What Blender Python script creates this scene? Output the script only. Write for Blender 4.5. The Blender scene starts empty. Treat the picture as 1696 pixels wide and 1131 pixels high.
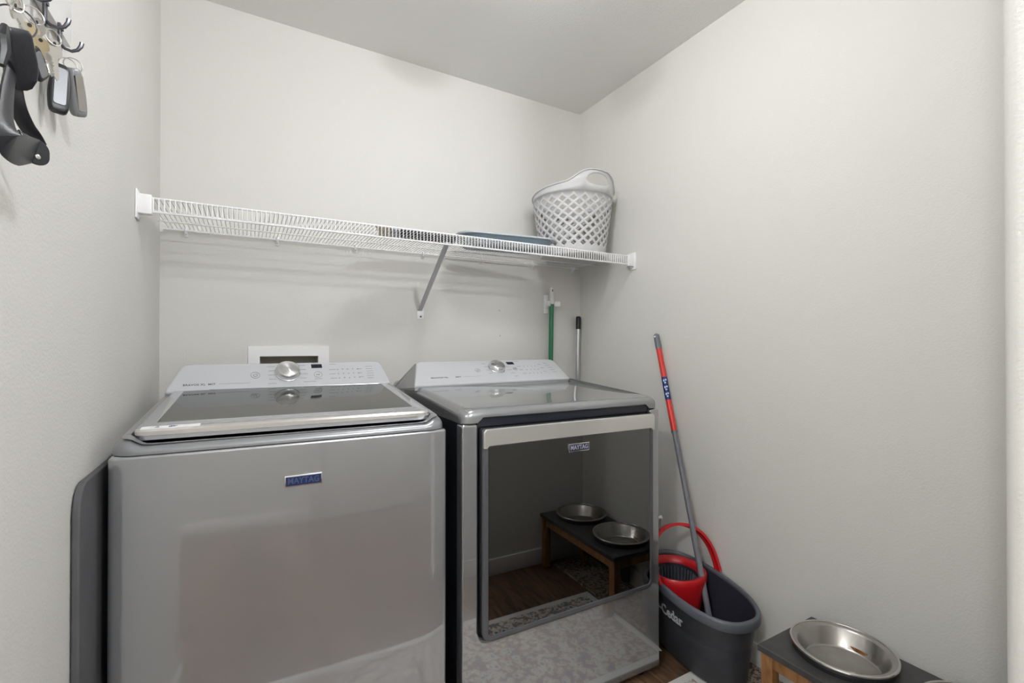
import bpy, bmesh, math, random
from mathutils import Matrix, Vector
random.seed(7)
PI = math.pi
sc = bpy.context.scene
C = sc.collection

# ------------------------------------------------------------------ camera
CAM = Vector((0.27, -2.069, 1.1545)); YAW = 0.51653; PITCH = 0.00587
FPX = 774.23; PX0 = 848.0; PY0 = 568.295
cd = bpy.data.cameras.new('camera'); cam = bpy.data.objects.new('camera', cd); C.objects.link(cam)
cd.sensor_fit = 'HORIZONTAL'; cd.sensor_width = 36.0
cd.lens = FPX / 1696 * 36.0
cd.shift_y = (PY0 - 565.5) / 1696
cd.clip_start = 0.02
cam.location = CAM
cam.rotation_euler = (PI / 2 + PITCH, 0, -YAW)
sc.camera = cam

# ------------------------------------------------------------------ world, exposure
w = bpy.data.worlds.new('world'); sc.world = w; w.use_nodes = True
w.node_tree.nodes['Background'].inputs[0].default_value = (0.9, 0.95, 1.0, 1)
w.node_tree.nodes['Background'].inputs[1].default_value = 0.05
vs = sc.view_settings
vs.view_transform = 'Standard'; vs.look = 'None'; vs.gamma = 1.0; vs.exposure = 0.04
vs.use_curve_mapping = False
LAMP_ROOM = 65.0      # strength of the glass of the laundry room's ceiling light
LAMP_HALL = 360.0      # of the hall light in front of the white door
LAMP_HALL_FILL = 330.0  # and of the fill lamp added at the open end of the hall
ROOM_LAMP_POS = (0.94, -1.10); HALL_LAMP_POS = ((0.95, -2.78), (-0.95, -2.45))
try:
    sc.cycles.max_bounces = 10; sc.cycles.diffuse_bounces = 6; sc.cycles.glossy_bounces = 6
    sc.cycles.transparent_max_bounces = 12; sc.cycles.sample_clamp_indirect = 6.0
    sc.cycles.caustics_reflective = False
except Exception:
    pass

W = 1.8792; H = 2.44        # room width, ceiling height

# turns a pixel of the photograph plus one known world coordinate into a point
def at(px, py, axis, val):
    F = Vector((math.sin(YAW) * math.cos(PITCH), math.cos(YAW) * math.cos(PITCH), math.sin(PITCH)))
    R = Vector((math.cos(YAW), -math.sin(YAW), 0)); U = R.cross(F)
    d = F + R * ((px - PX0) / FPX) - U * ((py - PY0) / FPX)
    return CAM + d * ((val - CAM[axis]) / d[axis])

# ------------------------------------------------------------------ materials
def nodes_of(name):
    m = bpy.data.materials.new(name); m.use_nodes = True
    nt = m.node_tree; b = nt.nodes['Principled BSDF']
    return m, nt, b

def srgb(r, g, b):
    f = lambda c: c / 12.92 if c <= 0.04045 else ((c + 0.055) / 1.055) ** 2.4
    return (f(r / 255), f(g / 255), f(b / 255), 1)

def add_bump(nt, b, scale, strength, dist, detail=3.0):
    tc = nt.nodes.new('ShaderNodeTexCoord'); n = nt.nodes.new('ShaderNodeTexNoise')
    n.inputs['Scale'].default_value = scale; n.inputs['Detail'].default_value = detail
    bp = nt.nodes.new('ShaderNodeBump'); bp.inputs['Strength'].default_value = strength
    bp.inputs['Distance'].default_value = dist
    nt.links.new(tc.outputs['Object'], n.inputs['Vector']); nt.links.new(n.outputs['Fac'], bp.inputs['Height'])
    nt.links.new(bp.outputs['Normal'], b.inputs['Normal'])
    return tc, n

def mat(name, col, rough=0.5, metal=0.0, coat=0.0, coat_rough=0.05, vary=0.0, vscale=8.0, bump=None, spec=0.5):
    m, nt, b = nodes_of(name)
    b.inputs['Base Color'].default_value = col
    b.inputs['Roughness'].default_value = rough; b.inputs['Metallic'].default_value = metal
    b.inputs['Coat Weight'].default_value = coat; b.inputs['Coat Roughness'].default_value = coat_rough
    b.inputs['Specular IOR Level'].default_value = spec
    if bump: add_bump(nt, b, *bump)
    if vary:
        tc = nt.nodes.new('ShaderNodeTexCoord'); n = nt.nodes.new('ShaderNodeTexNoise')
        n.inputs['Scale'].default_value = vscale; n.inputs['Detail'].default_value = 4
        nt.links.new(tc.outputs['Object'], n.inputs['Vector'])
        r = nt.nodes.new('ShaderNodeValToRGB')
        r.color_ramp.elements[0].position = 0.3; r.color_ramp.elements[1].position = 0.7
        r.color_ramp.elements[0].color = tuple(c * (1 - vary) for c in col[:3]) + (1,)
        r.color_ramp.elements[1].color = tuple(min(1, c * (1 + vary)) for c in col[:3]) + (1,)
        nt.links.new(n.outputs['Fac'], r.inputs['Fac']); nt.links.new(r.outputs['Color'], b.inputs['Base Color'])
    return m

M = {}
M['wall'] = mat('wall_paint', (0.69, 0.68, 0.65, 1), 0.62, bump=(190, 0.35, 0.002, 2.0), spec=0.3)
M['ceiling'] = mat('ceiling_paint', (0.82, 0.815, 0.795, 1), 0.8, bump=(150, 0.5, 0.003, 3.0), spec=0.2)
M['trim'] = mat('white_trim_paint', (0.78, 0.77, 0.74, 1), 0.35)
M['white'] = mat('white_plastic', (0.88, 0.88, 0.89, 1), 0.35)
M['epoxy'] = mat('white_coated_wire', (0.86, 0.86, 0.87, 1), 0.3)
M['brace'] = mat('grey_coated_steel', (0.52, 0.53, 0.55, 1), 0.4)
M['console'] = mat('silver_console_plastic', (0.50, 0.51, 0.53, 1), 0.32, spec=0.4)
M['print'] = mat('grey_print', (0.09, 0.09, 0.10, 1), 0.5)
M['print_pale'] = mat('pale_grey_print', (0.20, 0.20, 0.21, 1), 0.5)
M['slate'] = mat('metallic_slate_paint', (0.27, 0.275, 0.29, 1), 0.30, metal=0.45, coat=0.5, coat_rough=0.05)
M['slate_front'] = mat('metallic_slate_front', (0.325, 0.33, 0.342, 1), 0.185, metal=0.68, coat=1.0, coat_rough=0.03)
M['slate_front'].node_tree.nodes['Principled BSDF'].inputs['Coat IOR'].default_value = 2.1
M['slate_washer'] = mat('metallic_slate_satin', (0.315, 0.322, 0.338, 1), 0.28, metal=0.58, coat=1.0, coat_rough=0.04)
M['slate_washer'].node_tree.nodes['Principled BSDF'].inputs['Coat IOR'].default_value = 2.2
M['slate_top'] = mat('metallic_slate_top', (0.285, 0.29, 0.30, 1), 0.26, metal=0.6, coat=0.8, coat_rough=0.03)
M['slate_dark'] = mat('dark_blue_grey_paint', (0.055, 0.06, 0.075, 1), 0.25, coat=0.3)
M['navy_black'] = mat('blue_black_plastic', (0.012, 0.014, 0.022, 1), 0.3)
M['door_side'] = mat('grey_door_trim', (0.085, 0.09, 0.10, 1), 0.22, metal=0.3)
M['chrome'] = mat('polished_steel', (0.74, 0.74, 0.75, 1), 0.12, metal=1.0)
M['bright_strip'] = mat('bright_silver_strip', (0.70, 0.685, 0.66, 1), 0.16, metal=0.75)
M['badge_blue'] = mat('navy_enamel', (0.01, 0.022, 0.10, 1), 0.25)
M['badge_dark'] = mat('black_navy_enamel', (0.02, 0.022, 0.04, 1), 0.3)
M['badge_letter'] = mat('silver_letter', (0.42, 0.45, 0.55, 1), 0.3, metal=0.4)
M['fob_chrome'] = mat('satin_fob_metal', (0.26, 0.265, 0.28, 1), 0.35, metal=0.8)
M['badge_emboss'] = mat('embossed_blue_letter', (0.10, 0.13, 0.24, 1), 0.25, metal=0.4)
M['black'] = mat('black_plastic', (0.010, 0.011, 0.013, 1), 0.4)
M['soft_black'] = mat('soft_black_leather', (0.012, 0.013, 0.017, 1), 0.38, bump=(220, 0.2, 0.001, 2.0))
M['screen'] = mat('dark_display', (0.008, 0.012, 0.022, 1), 0.12)
M['basket'] = mat('light_grey_plastic', (0.60, 0.60, 0.61, 1), 0.45)
M['housing'] = mat('grey_housing_plastic', (0.36, 0.36, 0.36, 1), 0.5)
M['tray'] = mat('slate_blue_plastic', srgb(118, 134, 146), 0.4)
M['tray_rim'] = mat('pale_grey_plastic', srgb(182, 190, 196), 0.4)
M['cloth'] = mat('dark_blue_grey_fabric', srgb(66, 70, 82), 0.9, vary=0.2, vscale=60, bump=(300, 0.4, 0.001, 2.0))
M['cloth_pale'] = mat('pale_blue_fabric', srgb(190, 200, 214), 0.9)
M['cream'] = mat('cream_card', srgb(225, 218, 190), 0.7)
M['green'] = mat('green_enamel', srgb(30, 112, 76), 0.3)
M['old_white'] = mat('off_white_plastic', (0.72, 0.71, 0.67, 1), 0.4)
M['alu'] = mat('aluminium_tube', (0.62, 0.63, 0.66, 1), 0.25, metal=0.9)
M['red'] = mat('red_plastic', srgb(190, 24, 32), 0.35, coat=0.2)
M['pole_red'] = mat('red_painted_tube', srgb(206, 52, 46), 0.35)
M['pole_grey'] = mat('grey_painted_tube', srgb(112, 114, 122), 0.35)
M['grip_grey'] = mat('grey_grip_plastic', srgb(104, 108, 114), 0.5)
M['bucket'] = mat('charcoal_plastic', srgb(54, 56, 62), 0.42, vary=0.12, vscale=20)
M['bucket_rim'] = mat('grey_rim_plastic', srgb(86, 90, 98), 0.4)
M['bucket_in'] = mat('dark_plastic_inside', srgb(40, 41, 52), 0.6)
M['lettering'] = mat('silver_print', srgb(196, 200, 206), 0.45)
M['mop_fibre'] = mat('white_mop_fibre', (0.7, 0.7, 0.68, 1), 0.95, bump=(120, 1.0, 0.01, 4.0))
M['stand_top'] = mat('dark_grey_stained_board', srgb(62, 61, 61), 0.42, vary=0.25, vscale=26)
M['steel'] = mat('stainless_steel', (0.50, 0.48, 0.455, 1), 0.26, metal=1.0, vary=0.10, vscale=18)
M['steel_bright'] = mat('stainless_rim', (0.72, 0.70, 0.68, 1), 0.2, metal=1.0)
M['rubber'] = mat('black_rubber', (0.015, 0.015, 0.017, 1), 0.6)
M['brass'] = mat('brass_key', (0.50, 0.42, 0.28, 1), 0.3, metal=1.0)
M['nickel'] = mat('nickel_key', (0.62, 0.60, 0.57, 1), 0.28, metal=1.0)
M['fob_grey'] = mat('grey_fob_plastic', (0.22, 0.225, 0.24, 1), 0.3)
M['dark_steel'] = mat('dark_steel_hook', (0.10, 0.10, 0.115, 1), 0.3, metal=0.7)
M['red_mark'] = mat('red_mark', srgb(170, 40, 48), 0.5)
M['blue_mark'] = mat('blue_print', srgb(20, 34, 96), 0.4)
M['pale_blue'] = mat('pale_blue_print', srgb(176, 196, 228), 0.4)
M['recess'] = mat('grey_brown_recess', (0.52, 0.49, 0.44, 1), 0.7)
M['panel_grey'] = mat('dark_grey_board', srgb(82, 82, 85), 0.85, vary=0.12, vscale=9)  # dark tone painted as the shade beside the washer
M['panel_dark'] = mat('dark_slate_panel', srgb(38, 46, 58), 0.5)

def wood_material(name, dark, light, scale, stretch, rough=0.45, per_object=0.0):
    m, nt, b = nodes_of(name)
    tc = nt.nodes.new('ShaderNodeTexCoord'); mp = nt.nodes.new('ShaderNodeMapping')
    mp.inputs['Scale'].default_value = stretch
    n = nt.nodes.new('ShaderNodeTexNoise'); n.inputs['Scale'].default_value = scale; n.inputs['Detail'].default_value = 6
    n.inputs['Distortion'].default_value = 0.8
    oi = nt.nodes.new('ShaderNodeObjectInfo')
    ad = nt.nodes.new('ShaderNodeVectorMath'); ad.operation = 'ADD'
    cx = nt.nodes.new('ShaderNodeCombineXYZ')
    mu = nt.nodes.new('ShaderNodeMath'); mu.operation = 'MULTIPLY'; mu.inputs[1].default_value = 37.0
    nt.links.new(oi.outputs['Random'], mu.inputs[0])
    for k in range(3): nt.links.new(mu.outputs[0], cx.inputs[k])
    nt.links.new(tc.outputs['Object'], ad.inputs[0]); nt.links.new(cx.outputs[0], ad.inputs[1])
    nt.links.new(ad.outputs[0], mp.inputs['Vector']); nt.links.new(mp.outputs[0], n.inputs['Vector'])
    r = nt.nodes.new('ShaderNodeValToRGB')
    r.color_ramp.elements[0].position = 0.32; r.color_ramp.elements[0].color = dark
    r.color_ramp.elements[1].position = 0.68; r.color_ramp.elements[1].color = light
    nt.links.new(n.outputs['Fac'], r.inputs['Fac'])
    hsv = nt.nodes.new('ShaderNodeHueSaturation')
    mr = nt.nodes.new('ShaderNodeMapRange'); mr.inputs['To Min'].default_value = 1 - per_object; mr.inputs['To Max'].default_value = 1 + per_object
    nt.links.new(oi.outputs['Random'], mr.inputs['Value']); nt.links.new(mr.outputs[0], hsv.inputs['Value'])
    nt.links.new(r.outputs['Color'], hsv.inputs['Color']); nt.links.new(hsv.outputs['Color'], b.inputs['Base Color'])
    b.inputs['Roughness'].default_value = rough
    return m

M['plank'] = wood_material('dark_wood_plank', srgb(66, 48, 36), srgb(122, 94, 72), 9, (6, 0.9, 3), 0.35, 0.2)
M['pine'] = wood_material('stained_pine', srgb(104, 66, 36), srgb(164, 118, 72), 14, (3, 3, 0.6), 0.5, 0.1)

def rug_material(name, cols, scale, border=None):
    m, nt, b = nodes_of(name)
    tc = nt.nodes.new('ShaderNodeTexCoord')
    v = nt.nodes.new('ShaderNodeTexVoronoi'); v.inputs['Scale'].default_value = scale; v.feature = 'F1'
    n = nt.nodes.new('ShaderNodeTexNoise'); n.inputs['Scale'].default_value = scale * 0.8; n.inputs['Detail'].default_value = 8; n.inputs['Roughness'].default_value = 0.75; n.inputs['Distortion'].default_value = 1.2
    nt.links.new(tc.outputs['Object'], v.inputs['Vector']); nt.links.new(tc.outputs['Object'], n.inputs['Vector'])
    ad = nt.nodes.new('ShaderNodeMath'); ad.operation = 'MULTIPLY_ADD'; ad.inputs[1].default_value = 0.35; 
    nt.links.new(v.outputs['Distance'], ad.inputs[0]); nt.links.new(n.outputs['Fac'], ad.inputs[2])
    r = nt.nodes.new('ShaderNodeValToRGB'); cr = r.color_ramp
    for i, (p, c) in enumerate(cols):
        e = cr.elements[i] if i < 2 else cr.elements.new(p)
        e.position = p; e.color = c
    nt.links.new(ad.outputs[0], r.inputs['Fac']); nt.links.new(r.outputs['Color'], b.inputs['Base Color'])
    b.inputs['Roughness'].default_value = 0.95; b.inputs['Specular IOR Level'].default_value = 0.1
    bp = nt.nodes.new('ShaderNodeBump'); bp.inputs['Strength'].default_value = 0.6; bp.inputs['Distance'].default_value = 0.003
    nt.links.new(n.outputs['Fac'], bp.inputs['Height']); nt.links.new(bp.outputs['Normal'], b.inputs['Normal'])
    return m
M['rug'] = rug_material('faded_blue_grey_pattern', [(0.44, srgb(58, 70, 92)), (0.53, srgb(132, 146, 160)), (0.59, srgb(214, 212, 205)), (0.66, srgb(196, 190, 180)), (0.74, srgb(150, 116, 96)), (0.8, srgb(120, 134, 150))], 40)
M['rug_border'] = mat('cream_rug_border', srgb(208, 208, 204), 0.95, vary=0.06, vscale=120, bump=(300, 0.6, 0.002, 2.0), spec=0.1)
M['mat2'] = rug_material('speckled_brown_weave', [(0.42, srgb(58, 50, 46)), (0.55, srgb(128, 114, 102)), (0.62, srgb(176, 164, 150)), (0.72, srgb(96, 82, 72))], 60)

def glass_material(name):
    m = bpy.data.materials.new(name); m.use_nodes = True; nt = m.node_tree; nt.nodes.clear()
    out = nt.nodes.new('ShaderNodeOutputMaterial'); mix = nt.nodes.new('ShaderNodeMixShader')
    tr = nt.nodes.new('ShaderNodeBsdfTransparent'); tr.inputs[0].default_value = (0.36, 0.37, 0.39, 1)
    gl = nt.nodes.new('ShaderNodeBsdfGlossy'); gl.inputs['Roughness'].default_value = 0.015; gl.inputs['Color'].default_value = (1, 1, 1, 1)
    fr = nt.nodes.new('ShaderNodeFresnel'); fr.inputs['IOR'].default_value = 2.35
    nt.links.new(fr.outputs[0], mix.inputs[0]); nt.links.new(tr.outputs[0], mix.inputs[1]); nt.links.new(gl.outputs[0], mix.inputs[2])
    nt.links.new(mix.outputs[0], out.inputs[0])
    return m
M['glass'] = glass_material('tinted_door_glass')
M['lid_glass'] = mat('dark_lid_glass', (0.022, 0.021, 0.018, 1), 0.04, spec=0.42)

def knob_material():
    m, nt, b = nodes_of('spun_metal')
    b.inputs['Base Color'].default_value = (0.78, 0.78, 0.79, 1); b.inputs['Metallic'].default_value = 1
    b.inputs['Roughness'].default_value = 0.26; b.inputs['Anisotropic'].default_value = 0.9; b.inputs['Anisotropic Rotation'].default_value = 0.25
    t = nt.nodes.new('ShaderNodeTangent'); t.direction_type = 'RADIAL'; t.axis = 'Z'
    nt.links.new(t.outputs[0], b.inputs['Tangent'])
    return m
M['knob'] = knob_material()

def lamp_material(name, strength, col=(0.985, 0.99, 1.0, 1)):
    m, nt, b = nodes_of(name)
    b.inputs['Base Color'].default_value = (0.9, 0.9, 0.88, 1)
    b.inputs['Emission Color'].default_value = col; b.inputs['Emission Strength'].default_value = strength
    return m
M['lamp_room'] = lamp_material('lit_opal_glass', LAMP_ROOM)
M['lamp_hall'] = lamp_material('lit_opal_glass_hall', LAMP_HALL, (0.955, 0.985, 1.03, 1))
M['lamp_hall_end'] = lamp_material('lit_opal_glass_hall_end', LAMP_HALL_FILL, (0.97, 0.99, 1.01, 1))

# ------------------------------------------------------------------ mesh builder
MATRIX = {}
class MB:
    def __init__(s): s.bm = bmesh.new()
    def box(s, x0, x1, y0, y1, z0, z1, bev=0.0, seg=2):
        b2 = bmesh.new() if bev else s.bm
        vs_ = [b2.verts.new(p) for p in ((x0, y0, z0), (x1, y0, z0), (x1, y1, z0), (x0, y1, z0), (x0, y0, z1), (x1, y0, z1), (x1, y1, z1), (x0, y1, z1))]
        for f in ((3, 2, 1, 0), (4, 5, 6, 7), (0, 1, 5, 4), (1, 2, 6, 5), (2, 3, 7, 6), (3, 0, 4, 7)):
            b2.faces.new([vs_[i] for i in f])
        if bev:
            bmesh.ops.bevel(b2, geom=b2.edges[:], offset=bev, segments=seg, profile=0.5, affect='EDGES')
            s.join(b2)
        return s
    def join(s, b2, m=None):
        if m is not None: b2.transform(m)
        mp = {v: s.bm.verts.new(v.co) for v in b2.verts}
        for f in b2.faces:
            try: s.bm.faces.new([mp[v] for v in f.verts])
            except ValueError: pass
        b2.free()
        return s
    def loft(s, rings, cap0=True, cap1=True, closed=True):
        R = [[s.bm.verts.new(p) for p in r] for r in rings]
        n = len(R[0])
        for a, b in zip(R, R[1:]):
            for i in range(n if closed else n - 1):
                j = (i + 1) % n
                s.bm.faces.new((a[i], a[j], b[j], b[i]))
        if cap0: s.bm.faces.new(list(reversed(R[0])))
        if cap1: s.bm.faces.new(R[-1])
        return s
    def lathe(s, prof, n=32, c=(0, 0, 0), m=None, sx=1, sy=1):
        rings = []
        for r, z in prof:
            ring = [Vector((max(r, 1e-5) * math.cos(2 * PI * k / n) * sx, max(r, 1e-5) * math.sin(2 * PI * k / n) * sy, z)) for k in range(n)]
            if m is not None: ring = [m @ p for p in ring]
            rings.append([p + Vector(c) for p in ring])
        return s.loft(rings, prof[0][0] < 1e-3, prof[-1][0] < 1e-3)
    def tube(s, pts, r, n=8, flat=None):
        pts = [Vector(p) for p in pts]; rings = []; prev = None
        for i, p in enumerate(pts):
            t = (pts[min(i + 1, len(pts) - 1)] - pts[max(i - 1, 0)]).normalized()
            if prev is None:
                up = Vector((0, 0, 1)) if abs(t.z) < 0.9 else Vector((1, 0, 0))
                a = t.cross(up).normalized()
            else:
                a = (prev - t * prev.dot(t)).normalized()
            b = t.cross(a); prev = a
            rr = r[i] if isinstance(r, (list, tuple)) else r
            f = flat if flat else 1.0
            rings.append([p + a * (rr * math.cos(2 * PI * k / n)) + b * (rr * f * math.sin(2 * PI * k / n)) for k in range(n)])
        return s.loft(rings)
    def prism(s, poly, d0, d1, fn):
        return s.loft([[Vector(fn(a, b, d0)) for a, b in poly], [Vector(fn(a, b, d1)) for a, b in poly]])
    def xform(s, m):
        s.bm.transform(m); return s
    def build(s, name, material, parent=None, world=False, angle=35, smooth=True, bevel=0.0, bseg=2):
        bm = s.bm
        bmesh.ops.recalc_face_normals(bm, faces=bm.faces[:])
        if world and parent is not None: bm.transform(MATRIX[parent.name].inverted())
        if smooth:
            lim = math.radians(angle)
            for f in bm.faces: f.smooth = True
            for e in bm.edges:
                if len(e.link_faces) == 2 and e.calc_face_angle(0) > lim: e.smooth = False
        me = bpy.data.meshes.new(name); bm.to_mesh(me); bm.free()
        me.materials.append(M[material] if isinstance(material, str) else material)
        o = bpy.data.objects.new(name, me); C.objects.link(o)
        if parent is not None: o.parent = parent
        if bevel:
            bv = o.modifiers.new('soft_edges', 'BEVEL'); bv.width = bevel; bv.segments = bseg; bv.harden_normals = smooth; bv.limit_method = 'ANGLE'; bv.angle_limit = math.radians(40)
        return o

def thing(name, label, cat, loc=(0, 0, 0), rz=0.0, group=None):
    o = bpy.data.objects.new(name, None); C.objects.link(o); o.empty_display_size = 0.05
    o.location = loc; o.rotation_euler = (0, 0, rz)
    MATRIX[o.name] = Matrix.Translation(loc) @ Matrix.Rotation(rz, 4, 'Z')
    o['label'] = label; o['category'] = cat
    if group: o['group'] = group
    return o

def tag(o, label, cat, group=None):
    o['label'] = label; o['category'] = cat
    if group: o['group'] = group
    return o

def struct(o): o['kind'] = 'structure'; return o

def text_bm(body, size, extrude=0.0006, align='CENTER', bold=0.0, space=1.0):
    cu = bpy.data.curves.new('lettering', 'FONT'); cu.body = body; cu.size = size; cu.extrude = extrude
    cu.align_x = align; cu.align_y = 'CENTER'; cu.offset = bold; cu.space_character = space; cu.resolution_u = 3
    ob = bpy.data.objects.new('lettering', cu); C.objects.link(ob)
    dg = bpy.context.evaluated_depsgraph_get(); dg.update()
    me = bpy.data.meshes.new_from_object(ob.evaluated_get(dg))
    bm = bmesh.new(); bm.from_mesh(me)
    bpy.data.objects.remove(ob); bpy.data.curves.remove(cu); bpy.data.meshes.remove(me)
    return bm

def outline(x0, x1, y0, y1, r, nc=6, ns=1):
    """rounded rectangle, counter-clockwise from the middle of nothing; ns pieces per straight side"""
    rs = r if isinstance(r, (list, tuple)) else (r, r, r, r)     # corners: x1y0, x1y1, x0y1, x0y0
    cs = ((x1 - rs[0], y0 + rs[0], -PI / 2, rs[0]), (x1 - rs[1], y1 - rs[1], 0, rs[1]), (x0 + rs[2], y1 - rs[2], PI / 2, rs[2]), (x0 + rs[3], y0 + rs[3], PI, rs[3]))
    pts = []
    arcs = [[(cx + rr * math.cos(a0 + PI / 2 * k / nc), cy + rr * math.sin(a0 + PI / 2 * k / nc)) for k in range(nc + 1)] for cx, cy, a0, rr in cs]
    for i in range(4):
        pts += arcs[i]
        a = arcs[i][-1]; b = arcs[(i + 1) % 4][0]
        for k in range(1, ns): pts.append((a[0] + (b[0] - a[0]) * k / ns, a[1] + (b[1] - a[1]) * k / ns))
    return pts

# ================================================================== STRUCTURE
HY0 = -3.05; HX0 = -1.60; HX1 = 2.60         # the hall behind the opening
SY0, SY1, SX = -1.851, -1.971, 1.138           # wall stub on the right of the opening
BOX = (0.3146, 0.527, 0.968, 1.1142)          # hole of the outlet box in the back wall

m = MB()
m.box(-0.1, BOX[0], 0, 0.1, 0, H).box(BOX[1], W + 0.1, 0, 0.1, 0, H).box(BOX[0], BOX[1], 0, 0.1, 0, BOX[2]).box(BOX[0], BOX[1], 0, 0.1, BOX[3], H)
wall_back = struct(m.build('wall_back', 'wall', smooth=False))
LYE = -1.59       # the left wall ends here, the hall opens beyond
struct(MB().box(-0.1, 0, LYE, 0, 0, H).build('wall_left', 'wall', smooth=False))
struct(MB().box(W, W + 0.1, SY0, 0, 0, H).build('wall_right', 'wall', smooth=False))
# stub with rounded (bullnose) corners
pl = outline(SX, HX1, SY1, SY0, (0.001, 0.001, 0.018, 0.018), 6)
struct(MB().loft([[(a, b, 0) for a, b in pl], [(a, b, H) for a, b in pl]]).build('wall_front', 'wall'))
struct(MB().box(HX0, HX1, HY0 - 0.1, HY0, 0, H).build('wall_hall_far', 'wall', smooth=False))
struct(MB().box(HX0 - 0.1, HX0, HY0, LYE, 0, H).build('wall_hall_left', 'wall', smooth=False))
struct(MB().box(HX1, HX1 + 0.1, HY0, SY1 + 0.1, 0, H).build('wall_hall_right', 'wall', smooth=False))
struct(MB().box(HX0 - 0.1, -0.1, LYE, LYE + 0.12, 0, H).build('wall_hall_near', 'wall', smooth=False))
struct(MB().box(HX0 - 0.1, HX1 + 0.1, HY0 - 0.1, 0.1, H, H + 0.1).build('ceiling', 'ceiling', smooth=False))
floor = struct(MB().box(HX0 - 0.1, HX1 + 0.1, HY0 - 0.1, 0.1, -0.10, -0.012).build('floor', 'navy_black', smooth=False))

# floor planks, one object each, running from the back wall towards the hall
pw, plen = 0.15, 1.05
pm = MB().box(0, pw - 0.002, 0, plen - 0.003, -0.012, 0, 0.0015, 1).build('plank', 'plank', floor, smooth=False)
first = True
col_i = 0
x = HX0
while x < HX1 - 0.01:
    y = HY0 - 0.1 - random.random() * plen
    ystop = 0.0 if 0 - pw < x < W else (LYE if x < 0 else SY0 + 0.1)
    while y < ystop:
        y0 = max(y, HY0); y1 = min(y + plen, ystop)
        if y1 - y0 > 0.05:
            o = pm if first else pm.copy()
            if not first: C.objects.link(o)
            first = False
            o.location = (x, y0, 0); o.scale = (min(pw, HX1 - x) / pw, (y1 - y0) / plen, 1)
        y += plen
    x += pw

BH = 0.083
def base(name, x0, x1, y0, y1):
    struct(MB().box(x0, x1, y0, y1, 0, BH, 0.004, 2).build(name, 'trim'))
base('baseboard_right', W - 0.013, W, SY0, -0.0)
base('baseboard_back', 0, W, -0.013, 0)
base('baseboard_left', 0, 0.013, LYE, -0.975)
base('baseboard_front', SX - 0.005, W - 0.013, SY0, SY0 + 0.013)
base('baseboard_stub', SX - 0.013, SX, SY1, SY0 + 0.013)
base('baseboard_hall_far', HX0, 0.52, HY0, HY0 + 0.013)
base('baseboard_hall_near', HX1 - 1.38, HX1, SY1 - 0.013, SY1)

# white panel door with casing on the far wall of the hall
door = struct(MB().box(0.62, 1.42, HY0 + 0.001, HY0 + 0.02, 0.008, 2.03, 0.003).build('door_1', 'trim'))
for z0, z1 in ((0.18, 0.92), (1.06, 1.90)):
    for x0, x1 in ((0.72, 0.98), (1.06, 1.32)):
        MB().box(x0, x1, HY0 + 0.014, HY0 + 0.026, z0, z1, 0.008).build('door_panel', 'trim', door)
MB().lathe([(0, 0), (0.028, 0.0), (0.028, 0.006), (0.010, 0.01), (0.010, 0.035), (0.026, 0.045), (0.026, 0.062), (0, 0.07)], 20, m=Matrix.Rotation(-PI / 2, 4, 'X'), c=(0.68, HY0 + 0.02, 0.95)).build('door_knob', 'chrome', door)
struct(MB().box(0.52, 0.61, HY0, HY0 + 0.022, 0, 2.12, 0.004).box(1.43, 1.52, HY0, HY0 + 0.022, 0, 2.12, 0.004).box(0.52, 1.52, HY0, HY0 + 0.022, 2.04, 2.13, 0.004).build('trim_1', 'trim'))

# ceiling lights
def ceiling_light(x, y, matname, label, r=0.072, drop=0.0):
    t = thing('ceiling_light', label, 'ceiling light', (x, y, H))
    if drop: MB().lathe([(0, 0), (0.055, 0), (0.055, -0.012), (0.014, -0.018), (0.012, -drop), (0, -drop)], 24).build('stem', 'white', t)
    MB().lathe([(0, 0), (r + 0.01, 0), (r + 0.012, -0.012), (r + 0.004, -0.022), (0, -0.022)], 40).xform(Matrix.Translation((0, 0, -drop))).build('lamp_base', 'white', t)
    MB().lathe([(0, -0.0225), (r * 0.8, -0.0225), (r, -0.045), (r, -0.075), (r * 0.85, -0.10), (r * 0.5, -0.118), (0, -0.124)], 40).xform(Matrix.Translation((0, 0, -drop))).build('glass_shade', matname, t)
ceiling_light(*ROOM_LAMP_POS, 'lamp_room', 'round opal glass ceiling light above the laundry room floor', 0.097)
ceiling_light(*HALL_LAMP_POS[0], 'lamp_hall', 'round opal glass ceiling light in the hall in front of the white door', drop=0.10)
ceiling_light(*HALL_LAMP_POS[1], 'lamp_hall_end', 'round opal glass ceiling light at the open end of the hall')  # unseen lamp added to lift the walls

# old screw holes in the back wall
for px, py in ((827, 514), (828, 556)):
    p = at(px, py, 1, 0)
    MB().lathe([(0.0045, 0), (0.0045, 0.0008), (0.002, 0.0012), (0, 0.0006)], 10, m=Matrix.Rotation(PI / 2, 4, 'X'), c=(p.x, -0.0002, p.z)).build('screw_hole', 'recess', wall_back)

# ================================================================== WASHER
TH_W = -0.0295
cw, sw = math.cos(TH_W), math.sin(TH_W)
wc = (0.0351 + cw * 0.35, -0.8644 + sw * 0.35, 0)      # local origin: middle of the front edge, on the floor; +y to the wall
washer = thing('washing_machine', 'grey top-loading washing machine with dark glass lid, beside the left wall', 'washing machine', wc, TH_W)
wl = lambda p: MATRIX[washer.name].inverted() @ Vector(p)
HWW, DW = 0.356, 0.735
ZS = 0.932
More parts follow.
